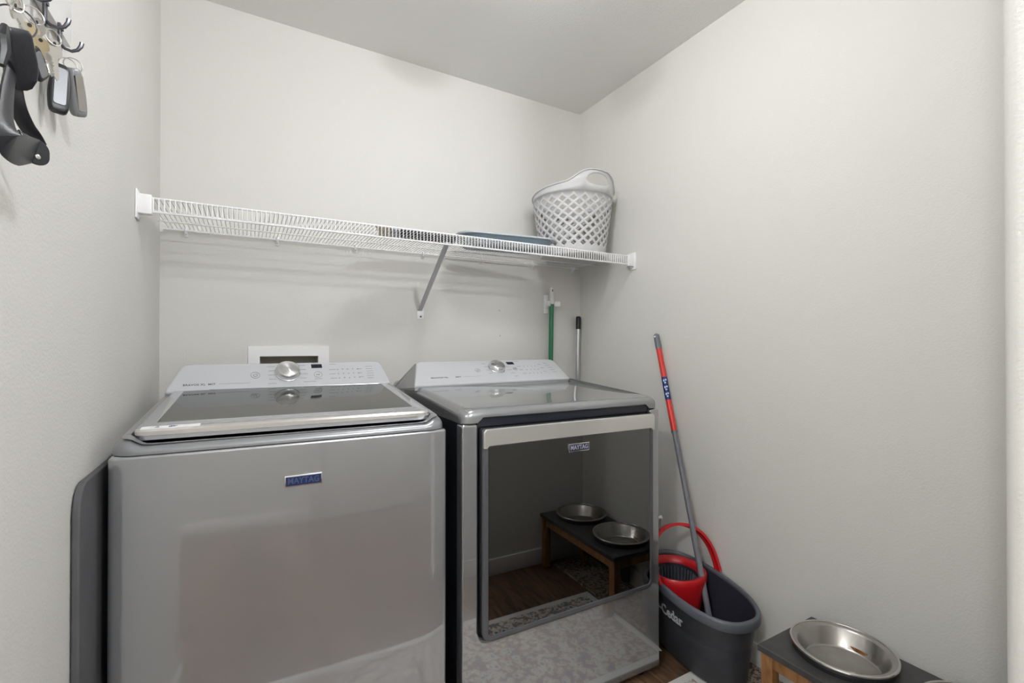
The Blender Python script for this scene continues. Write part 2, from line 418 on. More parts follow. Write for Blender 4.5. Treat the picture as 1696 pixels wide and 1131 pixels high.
# body: bowed front
def bowed(hw, d, r, bow, nc=6, ns=14):
    pts = outline(-hw, hw, 0, d, (r, 0.01, 0.01, r), nc, ns)
    return [(a, b - (bow * (1 - (a / hw) ** 2) if b < r * 1.01 else 0)) for a, b in pts]
bo = bowed(HWW, DW, 0.012, 0.006)
def inset(pts, k, cx=0.0, cy=DW / 2):
    out = []
    for a, b in pts:
        out.append((a - math.copysign(min(k, abs(a - cx)), a - cx), b - math.copysign(min(k, abs(b - cy)), b - cy)))
    return out
m = MB().loft([[(a, b, 0.03) for a, b in bo], [(a, b, 0.034) for a, b in bo], [(a, b, ZS - 0.008) for a, b in bo], [(a, b, ZS - 0.006) for a, b in bo], [(a, b, ZS - 0.002) for a, b in inset(bo, 0.003)]])
m.build('body', 'slate_washer', washer, angle=50)
for sx_ in (-1, 1):
    for yy in (0.05, DW - 0.06):
        MB().lathe([(0.022, 0), (0.022, 0.018), (0.012, 0.02), (0.012, 0.035)], 14, c=(sx_ * 0.30, yy, 0)).build('foot', 'rubber', washer)
# top panel: rounded shoulders, sunk bed for the lid
def top_zb(b): return 0.964 + (1.010 - 0.964) * max(0.0, (b - 0.03)) / (DW - 0.20)
def top_panel(name, hw, d, r_c, r_e, bed, material, parent, zs, skirt=None, bow=0.006, zf=lambda b, a=None: top_z(b, a), bed_drop=0.026, tint=None):
    base_o = outline(-hw, hw, 0, d, (r_c, 0.012, 0.012, r_c), 8, 40)
    def shift(pts, k):
        out = []
        for a, b in pts:
            b2 = b - (bow * (1 - (a / hw) ** 2) if b < r_c * 1.01 else 0)
            ka = k * min(1.0, abs(a) / (hw * 0.98))
            a2 = a - math.copysign(ka, a) if abs(a) > hw - r_c - 1e-6 else a
            t = (b - d / 2) / (d / 2)
            b3 = b2 - math.copysign(k * min(1, abs(t) ** 1), t) if b < r_c + 1e-6 else b2
            out.append((a2, b3))
        return out
    rings = []
    sk = skirt if skirt else (lambda a, b: zs)
    o0 = shift(base_o, 0)
    o_in = shift(base_o, 0.006)
    rings.append([(p[0], p[1], sk(q[0], q[1])) for p, q in zip(o_in, base_o)])
    rings.append([(p[0], p[1], sk(q[0], q[1])) for p, q in zip(o0, base_o)])
    n = 8
    for i in range(n + 1):
        ang = PI / 2 * i / n
        k = r_e * (1 - math.cos(ang)); dz = r_e * 1.0 * (1 - math.sin(ang))
        oo = shift(base_o, k)
        rings.append([(p[0], p[1], zf(p[1], p[0]) - dz * min(1.0, (zf(q[1], q[0]) - sk(q[0], q[1]) - 0.004) / r_e)) for p, q in zip(oo, base_o)])
    if bed:
        bx0, bx1, by0, by1, br = bed
        def bedo(k): return outline(bx0 + k, bx1 - k, by0 + k, by1 - k, (br, 0.02, 0.02, br), 8, 40)
        rings.append([(a, b, zf(b, a)) for a, b in bedo(-0.012)])
        rings.append([(a, b, zf(b, a) - 0.003) for a, b in bedo(-0.005)])
        rings.append([(a, b, zf(b) - bed_drop * 0.7) for a, b in bedo(-0.001)])
        rings.append([(a, b, zf(b) - bed_drop) for a, b in bedo(0.001)])
    m = MB().loft(rings, cap0=False)
    return m.build(name, material, parent, angle=60)
def smooth01(t): t = max(0.0, min(1.0, t)); return t * t * (3 - 2 * t)
def top_z(b, a=None):
    z = top_zb(b)
    if a is not None: z -= 0.013 * smooth01((0.325 - abs(a)) / 0.03) * smooth01((0.065 - b) / 0.03)
    return z
LID = (-0.324, 0.324, 0.040, 0.545)
top_panel('top_panel', HWW, DW, 0.045, 0.026, (LID[0] - 0.006, LID[1] + 0.006, LID[2] - 0.020, LID[3] + 0.01, 0.04), 'slate', washer, ZS)
# dark channel below the lid edge
def slab(pts, z0, z1, zf=top_zb): return [[(a, b, zf(b) + z0) for a, b in pts], [(a, b, zf(b) + z1) for a, b in pts]]
MB().loft(slab(outline(LID[0] - 0.0045, LID[1] + 0.0045, LID[2] - 0.0185, LID[3], 0.038, 8, 6), -0.0258, -0.022)).build('lid_gasket', 'navy_black', washer)
lid = MB()
lo = outline(LID[0], LID[1], LID[2], LID[3], (0.022, 0.012, 0.012, 0.022), 6, 6)
li = outline(LID[0] + 0.004, LID[1] - 0.004, LID[2] + 0.004, LID[3] - 0.004, (0.02, 0.01, 0.01, 0.02), 6, 6)
lg = outline(LID[0] + 0.028, LID[1] - 0.028, LID[2] + 0.075, LID[3] - 0.004, 0.006, 6, 6)
lg2 = outline(LID[0] + 0.029, LID[1] - 0.029, LID[2] + 0.076, LID[3] - 0.005, 0.005, 6, 6)
lid.loft(slab(lo, -0.010, 0.006)[:1] + slab(lo, 0.0, 0.007)[1:] + slab(li, 0, 0.010)[1:] + slab(lg, 0, 0.010)[1:] + slab(lg2, 0, 0.0085)[1:])
lid = lid.build('lid', 'console', washer, angle=45)
lid.data.materials[0] = mat('silver_lid_paint', (0.50, 0.51, 0.54, 1), 0.22, metal=0.6, coat=0.4)
MB().loft(slab(lg2, 0.0086, 0.0092)).build('lid_glass', 'lid_glass', lid)
strip = outline(LID[0] + 0.001, LID[1] - 0.001, LID[2] - 0.003, LID[2] + 0.022, (0.02, 0.004, 0.004, 0.02), 6, 6)
strip2 = outline(LID[0] + 0.003, LID[1] - 0.003, LID[2] + 0.001, LID[2] + 0.019, (0.018, 0.003, 0.003, 0.018), 6, 6)
MB().loft(slab(strip, 0.000, 0.0098)[:1] + slab(strip, 0, 0.0085)[1:] + slab(strip2, 0, 0.0125)[1:]).build('lid_handle', 'bright_strip', lid)
stk = outline(LID[0] + 0.012, LID[0] + 0.118, LID[2] + 0.003, LID[2] + 0.026, 0.002, 2)
sticker = MB().loft(slab(stk, 0.0124, 0.0130)).build('sticker', 'white', lid)
sb = text_bm('2', 0.018, 0.0002)
tm = Matrix.Translation((LID[0] + 0.04, LID[2] + 0.017, top_zb(LID[2] + 0.017) + 0.0132)) @ Matrix.Rotation(0.06, 4, 'X')
MB().join(sb, tm).build('sticker_number', 'print', sticker, smooth=False)
sb = text_bm('#r', 0.014, 0.0002, bold=0.0006)
tm = Matrix.Translation((LID[0] + 0.068, LID[2] + 0.017, top_zb(LID[2] + 0.017) + 0.0132)) @ Matrix.Rotation(0.06, 4, 'X')
MB().join(sb, tm).build('sticker_mark', 'blue_mark', sticker, smooth=False)

# ---- control consoles (washer and dryer share the builder)
def console(parent, BL, BR, TL, TR, back_y, back_z, knob_s, knob_t, knob_r, disp, power, start, name_s, cols_left, cols_right, grid, lists):
    """BL.. are the four corners of the sloping face in the machine's own coordinates."""
    BL, BR, TL, TR = map(Vector, (BL, BR, TL, TR))
    org = BL; ex = (BR - BL).normalized(); n = ex.cross((TL - BL)).normalized()
    if n.y > 0: n = -n
    ey = n.cross(ex).normalized()
    if ey.z < 0: ey = -ey
    FM = Matrix((( ex.x, ey.x, n.x, org.x), (ex.y, ey.y, n.y, org.y), (ex.z, ey.z, n.z, org.z), (0, 0, 0, 1)))
    Wd = (BR - BL).length; q = lambda p: (p - org)
    tl = (q(TL).dot(ex), q(TL).dot(ey)); tr = (q(TR).dot(ex), q(TR).dot(ey))
    Hh = (tl[1] + tr[1]) / 2
    def trap(k, r):
        # rounded trapezoid, k inset
        P = [(k * 0.9, k), (Wd - k * 0.9, k), (tr[0] - k, Hh - k), (tl[0] + k, Hh - k)]
        rr = [0.006, 0.006, r, r]; pts = []
        for i in range(4):
            a = Vector(P[i]); pr = (Vector(P[i - 1]) - a); nx = (Vector(P[(i + 1) % 4]) - a)
            r_ = rr[i]
            ang = pr.angle(nx); dd = min(r_ / math.tan(ang / 2), pr.length / 2.2, nx.length / 2.2)
            s_ = a + pr.normalized() * dd; e_ = a + nx.normalized() * dd
            for k2 in range(9):
                t = k2 / 8
                pts.append(((1 - t) ** 2 * s_.x + 2 * t * (1 - t) * a.x + t * t * e_.x, (1 - t) ** 2 * s_.y + 2 * t * (1 - t) * a.y + t * t * e_.y))
        return pts
    t0, t1, t2, t3 = trap(0, 0.03), trap(0.0015, 0.03), trap(0.004, 0.029), trap(0.008, 0.028)
    rings = [[FM @ Vector((a, b, -0.010)) for a, b in t0], [FM @ Vector((a, b, -0.006)) for a, b in t0], [FM @ Vector((a, b, -0.0025)) for a, b in t1], [FM @ Vector((a, b, -0.0005)) for a, b in t2], [FM @ Vector((a, b, 0)) for a, b in t3]]
    con = MB().loft(rings).build('control_panel', 'console', parent, angle=50)
    # grey housing behind the face, down to the top panel
    ex_in = 0.004
    hb = []
    for u in (0, 1):
        xa = ex_in if u == 0 else Wd - ex_in
        xt = tl[0] + ex_in if u == 0 else tr[0] - ex_in
        b0 = FM @ Vector((xa, 0.002, -0.008)); tt = FM @ Vector((xt, Hh - 0.003, -0.008))
        xm = xa
        hb.append([Vector((b0.x, b0.y, b0.z - 0.012)), b0, tt, Vector((tt.x, tt.y + 0.03, tt.z - 0.002)), Vector((b0.x, back_y, back_z)), Vector((b0.x, back_y, back_z - 0.012))])
    hm = MB().loft(hb)
    bmesh.ops.triangulate(hm.bm, faces=[f for f in hm.bm.faces if len(f.verts) > 4])
    hm.build('console_housing', 'housing', parent, smooth=False)
    def put(bm2, s_, t_, z=0.0003, rot=0.0):
        return FM @ Matrix.Translation((s_ * Wd, t_ * Hh, z)) @ Matrix.Rotation(rot, 4, 'Z')
    # knob
    kb = MB().lathe([(knob_r * 1.09, 0), (knob_r * 1.09, 0.002), (knob_r * 1.03, 0.003), (knob_r * 1.02, 0.014), (knob_r * 1.0, 0.017), (knob_r * 0.90, 0.0215), (knob_r * 0.86, 0.0222), (knob_r * 0.4, 0.0226), (0, 0.0227)], 48)
    k = kb.build('cycle_knob', 'knob', con, angle=40)
    k.matrix_local = put(None, knob_s, knob_t)
    # ring around the knob
    # display
    d0 = MB().box(-disp[2] / 2, disp[2] / 2, -disp[3] / 2, disp[3] / 2, 0, 0.0006); d0.xform(put(None, disp[0], disp[1])); d0.build('display', 'screen', con, smooth=False)
    # round buttons
    def ring(s_, t_, r, rt, nm, mt='print_pale'):
        pts = [(r * math.cos(2 * PI * i / 28), r * math.sin(2 * PI * i / 28), 0.0005) for i in range(29)]
        mm = MB().tube(pts, rt, 5); mm.xform(put(None, s_, t_)); return mm.build(nm, mt, con)
    ring(power[0], power[1], power[2], 0.0005, 'power_button'); 
    pts = [(power[2] * 0.42 * math.cos(PI / 2 + 0.6 + i * (2 * PI - 1.2) / 16), power[2] * 0.42 * math.sin(PI / 2 + 0.6 + i * (2 * PI - 1.2) / 16), 0.0004) for i in range(17)]
    mm = MB().tube(pts, 0.0006, 5).box(-0.0005, 0.0005, 0.002, power[2] * 0.5, 0, 0.0007); mm.xform(put(None, power[0], power[1])); mm.build('power_symbol', 'print', con)
    ring(start[0], start[1], start[2], 0.0005, 'start_button')
    mm = MB(); mm.prism([(-0.005, -0.0028), (-0.001, 0), (-0.005, 0.0028)], 0, 0.0006, lambda a, b, d: (a, b, d)).box(0.001, 0.0022, -0.0028, 0.0028, 0, 0.0006).box(0.0034, 0.0046, -0.0028, 0.0028, 0, 0.0006)
    mm.xform(put(None, start[0], start[1])); mm.build('start_symbol', 'print', con, smooth=False)
    # names
    bm2 = text_bm('BRAVOS XL', 0.0105, 0.0002, 'LEFT', 0.0002, 1.1)
    MB().join(bm2, put(None, name_s[0], name_s[1]) @ Matrix.Diagonal((name_s[3], 1, 1, 1))).build('lettering', 'print', con, smooth=False)
    bm2 = text_bm('MCT', 0.0095, 0.0002, 'LEFT', 0.0003)
    MB().join(bm2, put(None, name_s[2], name_s[1]) @ Matrix.Diagonal((name_s[3], 1, 1, 1))).build('lettering', 'print', con, smooth=False)
    # the tiny cycle and option print: short bars, too small to read
    mk = MB(); rnd = random.Random(3)
    def bar(s_, t_, wid, hgt=0.0016):
        b2 = bmesh.new(); mm_ = MB(); mm_.box(-wid / 2, wid / 2, -hgt / 2, hgt / 2, 0, 0.0003)
        mm_.bm.transform(put(None, s_, t_)); mk.join(mm_.bm); b2.free()
    def words(s_, t_, tot, align, hgt=0.0016):
        xx = 0
        while xx < tot:
            wv = rnd.uniform(0.002, 0.006)
            off = (xx + wv / 2) / Wd
            bar(s_ + off if align == 'L' else s_ - off, t_, wv, hgt); xx += wv + 0.001
    for (s_, t_, tot) in cols_left: words(s_, t_, tot, 'R')
    for (s_, t_, tot) in cols_right: words(s_, t_, tot, 'L')
    for (s_, t_, tot) in lists: words(s_, t_, tot, 'L')
    for (s_, t_, tot) in ((name_s[2] + 0.042, name_s[1], 0.085),): words(s_, t_, tot, 'L', 0.0008)
    o = mk.build('cycle_markings', 'print_pale', con, smooth=False); o['kind'] = 'stuff'
    mk2 = MB()
    for (s_, t_) in grid:
        mm_ = MB(); mm_.lathe([(0.0026, 0), (0.0026, 0.0003), (0.0016, 0.0004), (0.0016, 0.0001)], 8); mm_.bm.transform(put(None, s_, t_)); mk2.join(mm_.bm)
    o = mk2.build('indicator_marks', 'print_pale', con, smooth=False); o['kind'] = 'stuff'
    return con

BLw, BRw = wl(at(271, 651.3, 2, 1.013)), wl(at(648, 634.3, 2, 1.013))
TLw, TRw = wl(at(301, 596.8, 1, -0.245)), wl(at(634, 594.3, 1, -0.245))
grid_w = [(0.735 + 0.026 * i, 0.66 - 0.18 * j + 0.01 * (i % 2)) for j in range(3) for i in range(5)]
console(washer, BLw, BRw, TLw, TRw, 0.72, 1.0, 0.494, 0.60, 0.037, (0.634, 0.82, 0.036, 0.018), (0.351, 0.52, 0.0135), (0.634, 0.47, 0.0135),
        (0.066, 0.24, 0.160, 1.0),
        [(0.438, 0.84 - 0.165 * i, 0.022 - 0.002 * (i % 2)) for i in range(5)], [(0.545, 0.86 - 0.17 * i, 0.02 + 0.004 * (i % 3)) for i in range(4)] + [(0.56, 0.2, 0.035)],
        grid_w, [(0.615, 0.30, 0.02), (0.70, 0.88, 0.018), (0.615, 0.95, 0.02)] + [(0.885 - 0.001 * i, 0.76 - 0.1 * i, 0.022) for i in range(6)] + [(0.692, 0.66 - 0.18 * i, 0.018) for i in range(3)] + [(0.835, 0.66 - 0.17 * i, 0.016) for i in range(3)])

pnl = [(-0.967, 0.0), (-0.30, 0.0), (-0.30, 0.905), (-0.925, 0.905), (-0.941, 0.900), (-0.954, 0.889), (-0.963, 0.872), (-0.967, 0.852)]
fpn = MB().prism(pnl, 0.0015, 0.0135, lambda a, b, d: (d, a, b)).build('flat_panel', 'panel_grey', bevel=0.004, bseg=4)  # thin slab added as the soft shadow on the left wall
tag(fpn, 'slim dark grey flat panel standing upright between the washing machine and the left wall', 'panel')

# ---- badges
def badge(parent, x, z, y, wd, ht, plate, name='badge'):
    b = MB().box(-wd / 2, wd / 2, -0.003, 0.004, -ht / 2, ht / 2, 0.0008)
    b.xform(Matrix.Translation((x, y, z))); b = b.build(name, 'chrome', parent)
    e = MB().box(-wd / 2 + 0.0025, wd / 2 - 0.0025, -0.0036, -0.002, -ht / 2 + 0.0028, ht / 2 - 0.0028); e.xform(Matrix.Translation((x, y, z))); e.build('badge_plate', plate, b, smooth=False)
    tb = text_bm('MAYTAG', ht * 0.74, 0.0003, 'CENTER', 0.0002, 1.0)
    x0 = min(v.co.x for v in tb.verts); x1 = max(v.co.x for v in tb.verts)
    s_ = (wd - 0.014) / (x1 - x0)
    tm = Matrix.Translation((x, y - 0.0042, z)) @ Matrix.Rotation(PI / 2, 4, 'X') @ Matrix.Diagonal((s_, 1.0, 1, 1)) @ Matrix.Translation((-(x0 + x1) / 2, 0, 0))
    MB().join(tb, tm).build('badge_lettering', 'badge_emboss' if plate == 'badge_blue' else 'badge_letter', b, smooth=False)
pb = wl(at(503, 793.7, 1, -0.885))
badge(washer, pb.x, 0.8435, -0.006 * (1 - (pb.x / HWW) ** 2) - 0.001, 0.080, 0.026, 'badge_blue')

# ================================================================== DRYER
TH_D = -0.0173
cdh, sdh = math.cos(TH_D), math.sin(TH_D)
HWD, DD = 0.374, 0.76
dc = (0.7902 + cdh * 0.3725, -0.8764 + sdh * 0.3725, 0)
dryer = thing('clothes_dryer', 'grey front-loading clothes dryer with square dark glass door, right of the washing machine', 'dryer', dc, TH_D)
dl = lambda p: MATRIX[dryer.name].inverted() @ Vector(p)
ZD = 0.936
bo = outline(-HWD + 0.003, HWD - 0.003, 0.022, DD, 0.006, 3)
MB().loft([[(a, b, 0.03) for a, b in bo], [(a, b, ZD + 0.004) for a, b in bo]]).build('body', 'navy_black', dryer)
DX0, DX1, DZ0, DZ1 = -0.325, 0.331, 0.322, 0.934          # door opening
ri = 0.032
def arc(cx, cz, r, a0, a1, n=6): return [(cx + r * math.cos(a0 + (a1 - a0) * k / n), cz + r * math.sin(a0 + (a1 - a0) * k / n)) for k in range(n + 1)]
I_ = [(DX0, ZD - 0.001)] + arc(DX0 + ri, DZ0 + ri, ri, PI, PI * 1.5) + arc(DX1 - ri, DZ0 + ri, ri, -PI / 2, 0) + [(DX1, ZD - 0.001)]
zb_ = 0.028
Lk = [(-HWD, DZ0 + ri + (zb_ - DZ0 - ri) * k / 3) for k in range(4)] + [(-HWD + (DX0 + ri + HWD) * k / 3, zb_) for k in range(1, 4)]
Rk = [(DX1 - ri + (HWD - DX1 + ri) * k / 3, zb_) for k in range(4)] + [(HWD, zb_ + (DZ0 + ri - zb_) * k / 3) for k in range(1, 4)]
O_ = [(-HWD, ZD - 0.001)] + Lk + Rk + [(HWD, ZD - 0.001)]
fp = MB().loft([[(o[0], 0.0, o[1]), (i_[0], 0.0, i_[1]), (i_[0], 0.045, i_[1]), (o[0], 0.045, o[1])] for o, i_ in zip(O_, I_)]).build('front_panel', 'slate_front', dryer, bevel=0.009, bseg=5, smooth=False)
for sx_ in (-1, 1):
    for yy in (0.05, DD - 0.06):
        MB().lathe([(0.022, 0), (0.022, 0.016), (0.012, 0.018), (0.012, 0.032)], 14, c=(sx_ * 0.32, yy, 0)).build('foot', 'rubber', dryer)
def dz_top(b, a=None): return 0.978 + (1.010 - 0.978) * max(0.0, min(1.0, (b - 0.02) / 0.47))
def d_skirt(a, b):
    if b > 0.02: return ZD + 0.001
    t = max(0.0, min(1.0, (HWD - 0.046 - abs(a)) / 0.012)); t = t * t * (3 - 2 * t)
    return ZD + 0.001 + 0.0155 * t
top_panel('top_panel', HWD, DD, 0.03, 0.026, None, 'slate_top', dryer, ZD, skirt=d_skirt, bow=0.004, zf=dz_top)
# dark recess above the door
MB().box(-HWD + 0.05, HWD - 0.05, 0.008, 0.03, 0.925, 0.958).build('handle_recess', 'navy_black', dryer, smooth=False)
# door
dv = -0.022
do = lambda k, r=0.03: outline(DX0 + k, DX1 - k, DZ0 + k, 0.9245 - k * 0.4, (max(r - k, 0.004),) * 2 + (max(r - k, 0.004),) * 2, 7)
do2 = lambda k: outline(DX0 + k, DX1 - k, DZ0 + k, 0.9245 - k * 0.4, (max(0.034 - k, 0.004), 0.008, 0.008, max(0.034 - k, 0.004)), 7)
dd = MB().loft([[(a, 0.015, b) for a, b in do2(0.010)], [(a, dv + 0.014, b) for a, b in do2(0.009)], [(a, dv + 0.008, b) for a, b in do2(0.004)], [(a, dv + 0.003, b) for a, b in do2(0.005)], [(a, dv, b) for a, b in do2(0.009)],
               [(a, dv, b) for a, b in do2(0.021)], [(a, dv + 0.003, b) for a, b in do2(0.023)], [(a, dv + 0.022, b) for a, b in do2(0.023)]], cap1=True)
dooro = dd.build('door', 'door_side', dryer, angle=40)
GX0, GX1, GZ0, GZ1 = DX0 + 0.0225, DX1 - 0.0225, DZ0 + 0.0225, 0.884
go = outline(GX0, GX1, GZ0, GZ1, 0.014, 6)
MB().loft([[(a, dv + 0.0035, b) for a, b in go], [(a, dv + 0.0010, b) for a, b in go]]).build('door_glass', 'glass', dooro)
gcx, gcz = (GX0 + GX1) / 2 + 0.01, 0.595
MB().loft([[(a, dv + 0.0205, b) for a, b in go], [(a, dv + 0.0215, b) for a, b in go]]).build('inner_panel', 'navy_black', dooro)
rp = [(gcx + 0.235 * math.cos(2 * PI * i / 48), dv + 0.017, gcz + 0.235 * math.sin(2 * PI * i / 48)) for i in range(49)]
MB().tube(rp, 0.004, 8).build('porthole_ring', 'slate_dark', dooro)
MB().lathe([(0.225, 0.0), (0.222, 0.006), (0.21, 0.0085), (0.16, 0.0095), (0, 0.0098)], 48, m=Matrix.Rotation(PI / 2, 4, 'X'), c=(gcx, dv + 0.020, gcz)).build('porthole_window', 'slate_dark', dooro)
# bright handle strip with tabs at both ends
HS0, HS1 = 0.874, 0.923
hp = [(DX0 + 0.005, HS0 - 0.007), (DX0 + 0.017, HS0 - 0.007), (DX0 + 0.0205, HS0 - 0.001), (DX0 + 0.027, HS0), (DX1 - 0.027, HS0), (DX1 - 0.0205, HS0 - 0.001), (DX1 - 0.017, HS0 - 0.007), (DX1 - 0.005, HS0 - 0.007), (DX1 - 0.005, HS1 - 0.008), (DX1 - 0.012, HS1), (DX0 + 0.012, HS1), (DX0 + 0.005, HS1 - 0.008)]
MB().prism(hp, dv - 0.007, dv + 0.004, lambda a, b, d: (a, d, b)).build('door_handle', 'bright_strip', dooro, bevel=0.0035, bseg=3)
pd = dl(at(958, 739, 1, -0.905))
badge(dooro, pd.x, 0.8405, dv - 0.001, 0.079, 0.026, 'badge_dark')

BLd, BRd = dl(at(686.5, 639.5, 2, 1.0115)), dl(at(944.5, 626.2, 2, 1.0115))
TLd, TRd = dl(at(687, 594.8, 1, -0.30)), dl(at(921, 590.3, 1, -0.285))
grid_d = [(0.74 + 0.028 * i, 0.66 - 0.17 * j) for j in range(3) for i in range(4)]
console(dryer, BLd, BRd, TLd, TRd, 0.715, 0.99, 0.540, 0.60, 0.0335, (0.660, 0.82, 0.036, 0.019), (0.41, 0.53, 0.012), (0.662, 0.55, 0.010),
        (0.11, 0.28, 0.25, 1.2),
        [(0.49 , 0.83 - 0.15 * i, 0.016) for i in range(4)], [(0.60 + 0.006 * i, 0.66 - 0.15 * i, 0.016) for i in range(4)],
        grid_d, [(0.70, 0.90, 0.02)] + [(0.90 + 0.004 * i, 0.78 - 0.11 * i, 0.022) for i in range(5)] + [(0.69, 0.66 - 0.17 * i, 0.014) for i in range(3)] + [(0.85, 0.72 - 0.17 * i, 0.014) for i in range(3)])

# ================================================================== OUTLET BOX in the back wall
ob = thing('outlet_box', 'white framed laundry outlet box set in the wall behind the washing machine', 'outlet box', ((BOX[0] + BOX[1]) / 2, 0, 0.925))
x0, x1, z0, z1 = 0.2750, 0.5685, 0.928, 1.1535
hx = MB()
hx.box(x0, BOX[0], -0.006, 0, z0, z1).box(BOX[1], x1, -0.006, 0, z0, z1).box(BOX[0], BOX[1], -0.006, 0, BOX[3], z1).box(BOX[0], BOX[1], -0.006, 0, z0, BOX[2])
hx.build('frame', 'white', ob, world=True, smooth=False)
hx = MB(); e = 0.0015
hx.box(BOX[0], BOX[0] + e, -0.005, 0.088, BOX[2], BOX[3]).box(BOX[1] - e, BOX[1], -0.005, 0.088, BOX[2], BOX[3]).box(BOX[0], BOX[1], -0.005, 0.088, BOX[3] - e, BOX[3]).box(BOX[0], BOX[1], -0.005, 0.088, BOX[2], BOX[2] + e).box(BOX[0], BOX[1], 0.086, 0.088, BOX[2], BOX[3])
hx.build('box_liner', 'recess', ob, world=True, smooth=False)
for xx in (0.36, 0.48):
    MB().tube([(xx, 0.05, BOX[2] + 0.0015), (xx, 0.05, BOX[2] + 0.05), (xx, 0.02, BOX[2] + 0.055)], 0.009, 8).build('water_valve', 'brass', ob, world=True)

# ================================================================== WIRE SHELF
SHY, SHZ, LIP = -0.4124, 1.5765, 0.039
shelf = thing('wire_shelf', 'long white wire shelf across the back wall above both machines', 'shelf', (W / 2, 0, SHZ))
def shz(x): return 1.5738 + (1.5815 - 1.5738) * x / W
rw = 0.0024
def rail(y, dz, r, nm='shelf_rail'):
    pts = [(0.012 + (W - 0.024) * i / 12, y, shz(0.012 + (W - 0.024) * i / 12) + dz) for i in range(13)]
    MB().tube(pts, r, 8).build(nm, 'epoxy', shelf, world=True)
rail(SHY, 0, 0.0032); rail(SHY, -LIP, 0.0032); rail(-0.275, -0.004, 0.0026); rail(-0.142, -0.004, 0.0026); rail(-0.014, -0.003, 0.0028)
wp = [(0, -0.010, 0), (0, -0.15, 0), (0, -0.30, 0), (0, SHY + 0.004, 0.0), (0, SHY - 0.0025, -0.003), (0, SHY - 0.003, -0.01), (0, SHY - 0.003, -LIP - 0.001)]
wire_mesh = None
nw = 143
for i in range(nw):
    xx = 0.026 + (W - 0.052) * i / (nw - 1)
    if wire_mesh is None:
        o = MB().tube(wp, 0.00155, 5).build('cross_wire', 'epoxy', shelf); wire_mesh = o
    else:
        o = wire_mesh.copy(); C.objects.link(o)
    o.location = (xx - W / 2, 0, shz(xx) + 0.0035 - SHZ)
for side in (0, 1):
    s_ = 1 if side == 0 else -1; xb = 0.0005 if side == 0 else W - 0.0005
    zz = shz(xb)
    mm = MB().box(min(xb, xb + s_ * 0.005), max(xb, xb + s_ * 0.005), SHY - 0.020, SHY + 0.022, zz - LIP - 0.024, zz + 0.018, 0.0015)
    pl_ = MB(); pl_.box(min(xb + s_ * 0.004, xb + s_ * 0.036), max(xb + s_ * 0.004, xb + s_ * 0.036), SHY - 0.011, SHY + 0.012, zz - LIP - 0.009, zz + 0.008, 0.003)
    mm.join(pl_.bm)
    br = mm.build('end_bracket', 'white', shelf, world=True)
    for dz in (0.010, -LIP - 0.017):
        MB().lathe([(0.0035, 0), (0.0035, 0.0012), (0.001, 0.002), (0, 0.001)], 10, m=Matrix.Rotation(s_ * PI / 2, 4, 'Y'), c=(xb + s_ * 0.005, SHY + 0.016, zz + dz)).build('screw', 'brace', br, world=False).matrix_parent_inverse = MATRIX[shelf.name].inverted()
clip0 = None
for i in range(7):
    xx = 0.0776 + 0.2975 * i if i < 6 else 1.822
    if clip0 is None:
        mm = MB().tube([(0, 0.0, 0.012), (0, -0.012, 0.009), (0, -0.019, 0.0), (0, -0.015, -0.008), (0, -0.004, -0.012), (0, 0, -0.014)], 0.0045, 8)
        mm.box(-0.006, 0.006, -0.006, 0.0, -0.020, 0.014, 0.0015)
        clip0 = mm.build('wall_clip', 'white', shelf); o = clip0
    else:
        o = clip0.copy(); C.objects.link(o)
    o.location = (xx - W / 2, 0, shz(xx) - 0.003 - SHZ)
# diagonal brace
pf = at(695.5, 514, 1, -0.008); ptop = at(741, 402, 1, SHY + 0.012)
d = (ptop - pf).normalized(); side_v = d.cross(Vector((0, 0, 1))).normalized(); nrm = side_v.cross(d).normalized()
rings = []
for t in (0, 0.03, 0.97, 1):
    c_ = pf.lerp(ptop, t); hw_ = 0.0105
    th = 0.004
    rings.append([c_ + side_v * a + nrm * b for a, b in ((-hw_, 0), (-hw_ * 0.55, th), (hw_ * 0.55, th), (hw_, 0), (hw_ * 0.5, -th * 0.4), (-hw_ * 0.5, -th * 0.4))])
brace = MB().loft(rings).build('support_brace', 'brace', shelf, world=True, smooth=False)
q0 = at(691, 512, 1, 0); q1 = at(701.5, 528.5, 1, 0)
MB().box(q0.x, q1.x, -0.004, -0.0002, q1.z, q0.z + 0.008, 0.0012).build('brace_foot', 'white', brace).matrix_parent_inverse = MATRIX[shelf.name].inverted()
MB().lathe([(0.0045, 0), (0.0045, 0.0015), (0.002, 0.003), (0, 0.003)], 12, m=Matrix.Rotation(PI / 2, 4, 'X'), c=((q0.x + q1.x) / 2, -0.004, q1.z + 0.011)).build('screw', 'dark_steel', brace).matrix_parent_inverse = MATRIX[shelf.name].inverted()

# ================================================================== LAUNDRY BASKET
BKX, BKY, BKZ = 1.668, -0.212, 1.586
basket = thing('laundry_basket', 'light grey plastic laundry basket with diamond holes at the right end of the wire shelf', 'laundry basket', (BKX, BKY, BKZ))
RB, RT, HB = 0.158, 0.198, 0.300
HA = math.radians(-90)       # direction of the near handle
def bk_r(t): return RB + (RT - RB) * t
def bk_top(a):
    d_ = math.atan2(math.sin(a - HA), math.cos(a - HA)); h = HB + 0.020 * math.cos(d_)
    h += 0.050 * math.exp(-(d_ / 0.60) ** 4)
    d2 = math.atan2(math.sin(a - HA - PI), math.cos(a - HA - PI)); h += 0.03 * math.exp(-(d2 / 0.50) ** 4)
    return h
def bk_p(a, z, off=0.0):
    r = RB + (RT - RB) * min(z / HB, 1.25) - off
    return Vector((r * math.cos(a), r * math.sin(a), z))
NC, NR = 23, 11          # diamonds round, half rows
z_lo, z_hi = 0.026, 0.262
m = MB(); vc = {}
